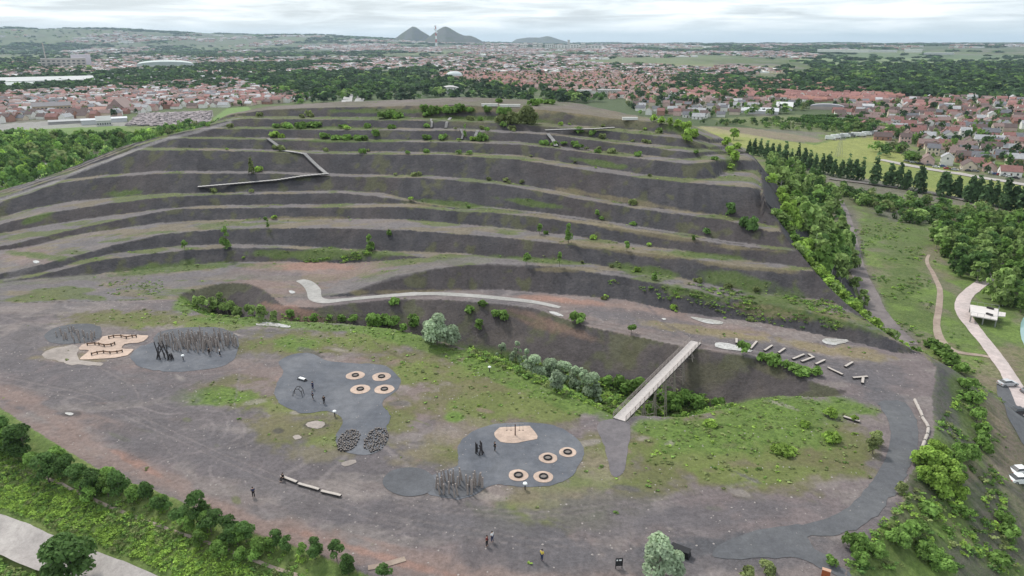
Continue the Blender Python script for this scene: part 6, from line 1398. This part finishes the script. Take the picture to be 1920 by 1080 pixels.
cone_hill('c', 12500, 1008, [(950,84),(968,74),(985,71.5),(1008,71),(1022,68.5),(1030,70),(1042,74),(1056,78),(1070,84)], -14, 2.0, (.12, .125, .125))
X, Yw = un(818.5, 95, -14); D_ = math.hypot(X, Yw); k = D_ / F; o = empty('radio_mast', (X, Yw, float(hgt(X, Yw))))
for i in range(6):
    m = MB(); h0, h1 = i * 5.6 * k, (i + 1) * 5.6 * k; m.tube((0, 0, h0), (0, 0, h1), (1.8 - i * .18) * k, (1.8 - (i + 1) * .18) * k, 8); part('mast_section', m.mesh('mast_section', [M_white if i % 2 == 0 else simple('mast_red', (.45, .08, .06), .6, 1, .05)]), o)
for s, hh in ((-1.6, 26), (1.4, 21), (-1.2, 31)):
    m = MB(); m.tube((s * k, 0, hh * k), (s * k, 0, (hh + 2.6) * k), 1.4 * k, 1.4 * k, 10); part('dish', m.mesh('dish', [M_white]), o)
tag(o, 'tall red and white striped mast between the two far conical heaps', 'mast')
# ------------------------------------------------------------------ gravestones / lots, road with parked cars, railway, pylon
pts = scatter_px([(236,236),(262,214),(398,209),(392,230),(330,238)], 1500); Lg = []
for x_, y_ in pts: Lg.append((x_, y_, float(hgt(x_, y_)), rq.uniform(-.1, .1) + .3, 2.2, 1.1, rq.uniform(.8, 1.6), .15, np.array((.30, .28, .29)) * rq.uniform(.5, 1.15), np.array((.30, .26, .265)) * rq.uniform(.5, 1.35)))
mass_houses('gravestones', Lg)
strip('road', [un(x, y, -14) for x, y in [(1650,300),(1700,310),(1760,320),(1820,330),(1880,340),(1960,354)]], 7, M_road, .3, 4)
rc2 = random.Random(8); wl_ = [(1700,304),(1712,306),(1725,309),(1742,311),(1755,314),(1768,313),(1776,317),(1790,319),(1808,319),(1816,322),(1828,323),(1860,326),(1868,328),(1876,329),(1884,331),(1893,333),(1904,336)]
cn = ['silver', 'white', 'black', 'grey', 'white', 'blue', 'red']
for i, (x, y) in enumerate(wl_):
    X, Yw = un(x, y, -14); z = float(hgt(X, Yw)); cl_ = cn[i % 7]; o = car(X, Yw, z + .1, rc2.uniform(-.8, -.3), cl_, cl_ + ' parked car', 'cars parked along the street by the meadow', full=True); PLACED.append((o, cl_ + ' parked car', 'on the street between meadow and houses', x, y, 8))
for i, (x, y) in enumerate([(1556,262),(1566,260),(1576,259),(1584,258),(1594,257),(1604,256),(1614,256),(1624,254),(1634,253),(1644,252),(1640,247),(1650,248)]):
    X, Yw = un(x, y, -14); z = float(hgt(X, Yw)); cl_ = ['white', 'white', 'silver', 'white', 'grey', 'white'][i % 6]
    m = None; o = empty('parked_lorry', (X, Yw, z), rc2.uniform(-.4, 0)); kk = 'lorry' + cl_
    if kk not in PROTO:
        m = MB(); m.box((-.8, 0, 2.0), (6.0, 2.3, 2.6)); m2 = MB(); m2.box((3.2, 0, 1.35), (1.7, 2.2, 1.9), taper=.92); m3 = MB(); m3.tube((0, -1.1, .45), (0, 1.1, .45), .45, .45, 12); PROTO[kk] = (m.mesh('box_body', [PAINT[cl_]]), m2.mesh('cab', [PAINT[cl_]]), m3.mesh('axle', [M_rub]))
    a, b_, c_ = PROTO[kk]; part('box_body', a, o); part('cab', b_, o)
    for s in (-2.6, 3.0): w = part('wheels', c_, o); w.location = (s, 0, 0)
    tag(o, '%s box lorry' % cl_, 'lorry', 'lorries parked beside the dark hedge'); PLACED.append((o, '%s box lorry' % cl_, 'in the yard below the dark hedge', x, y, 8))
# railway
rl = [un(x, y, -14) for x, y in [(1555,336),(1600,342),(1680,353),(1760,367),(1840,382),(1920,397),(2000,412)]]
strip('railway_bed', rl, 4.5, ground_mat2('ballast', (.21, .18, .165), (.26, .22, .20)), .5, 2)
o = empty('railway_track', (rl[0][0], rl[0][1], 0))
for s in (-.75, .75):
    m = MB()
    for a, b_ in zip(rl, rl[1:]):
        d = np.array(b_) - np.array(a); nn = np.array([-d[1], d[0]]) / np.linalg.norm(d) * s; za, zb_ = float(hgt(*a)) + .62, float(hgt(*b_)) + .62
        m.tube((a[0] + nn[0] - rl[0][0], a[1] + nn[1] - rl[0][1], za), (b_[0] + nn[0] - rl[0][0], b_[1] + nn[1] - rl[0][1], zb_), .08, .08, 5)
    part('rail', m.mesh('rail', [M_steel]), o)
tag(o, 'pair of rails on a brown bed running behind the scrub on the right', 'railway')
# pylon
X, Yw = un(1572, 294, -14); z = float(hgt(X, Yw)); o = empty('pylon', (X, Yw, z)); Hh = 17
for sx in (-1, 1):
    for sy in (-1, 1): m = MB(); m.tube((sx * 1.8, sy * 1.8, 0), (sx * .35, sy * .35, Hh), .09, .06, 5); part('leg', m.mesh('leg', [M_steel]), o)
m = MB()
for k_ in range(8):
    a, b_ = k_ / 8, (k_ + 1) / 8; wa, wb = 1.8 - 1.45 * a, 1.8 - 1.45 * b_
    for s in (-1, 1): m.tube((-wa, s * wa, Hh * a), (wb, s * wb, Hh * b_), .04, .04, 4); m.tube((wa, s * wa, Hh * a), (-wb, s * wb, Hh * b_), .04, .04, 4)
part('lattice', m.mesh('lattice', [M_steel]), o)
for hh, wd_ in ((12.5, 3.6), (15.2, 2.8)):
    m = MB(); m.tube((-wd_, 0, Hh * hh / 17), (wd_, 0, Hh * hh / 17), .07, .07, 5); part('crossarm', m.mesh('crossarm', [M_steel]), o)
tag(o, 'grey lattice pylon standing in the yellow-green meadow', 'pylon')
# motorway behind the summit
m_mw = ground_mat2('motorway', (.34, .33, .32), (.38, .37, .36))
c1 = [un(x, y, -14) for x, y in [(650,194),(652,184),(656,176),(648,168),(636,160),(620,152)]]; c2 = [un(x, y, -14) for x, y in [(672,194),(676,184),(674,176),(662,168),(648,160),(630,152)]]
strip('road', c1, 14, m_mw, 1.4, 6); strip('road', c2, 12, m_mw, 1.4, 6)
# ------------------------------------------------------------------ labels: say which one
from collections import defaultdict
ORD = ['first', 'second', 'third', 'fourth', 'fifth', 'sixth', 'seventh', 'eighth', 'ninth', 'tenth', 'eleventh', 'twelfth']
gr = defaultdict(list)
for p in PLACED: gr[(p[1], p[2])].append(p)
for (lab, place), lst in gr.items():
    full = (lab + ' ' + place).strip()
    if len(lst) == 1: lst[0][0]['label'] = full; continue
    lst.sort(key=lambda p: p[3])
    if len(lst) <= 12:
        for i, p in enumerate(lst):
            w = 'leftmost ' if i == 0 else 'rightmost ' if i == len(lst) - 1 else ORD[i] + ' from left '
            p[0]['label'] = (w + full)
            if len(p[0]['label'].split()) > 16: p[0]['label'] = ' '.join((w + full).split()[:16])
    else:
        gname = (lst[0][0].get('group') or 'plants') 
        for p in lst: p[0]['label'] = full; p[0]['group'] = gname
# ------------------------------------------------------------------ haze: the air between here and the horizon
hb = bpy.data.meshes.new('haze'); m = MB(); m.box((0, 13000, 150), (52000, 28000, 340)); hm_ = bpy.data.materials.new('haze_air'); hm_.use_nodes = True; nt = hm_.node_tree; nt.nodes.clear()
pv = nt.nodes.new('ShaderNodeVolumePrincipled'); pv.inputs['Color'].default_value = (.52, .66, .82, 1); pv.inputs['Density'].default_value = 4.2e-5; pv.inputs['Anisotropy'].default_value = .25
on = nt.nodes.new('ShaderNodeOutputMaterial'); nt.links.new(pv.outputs[0], on.inputs['Volume'])
hz_ = link('haze', m.mesh('haze', [hm_])); tag(hz_, kind='stuff')
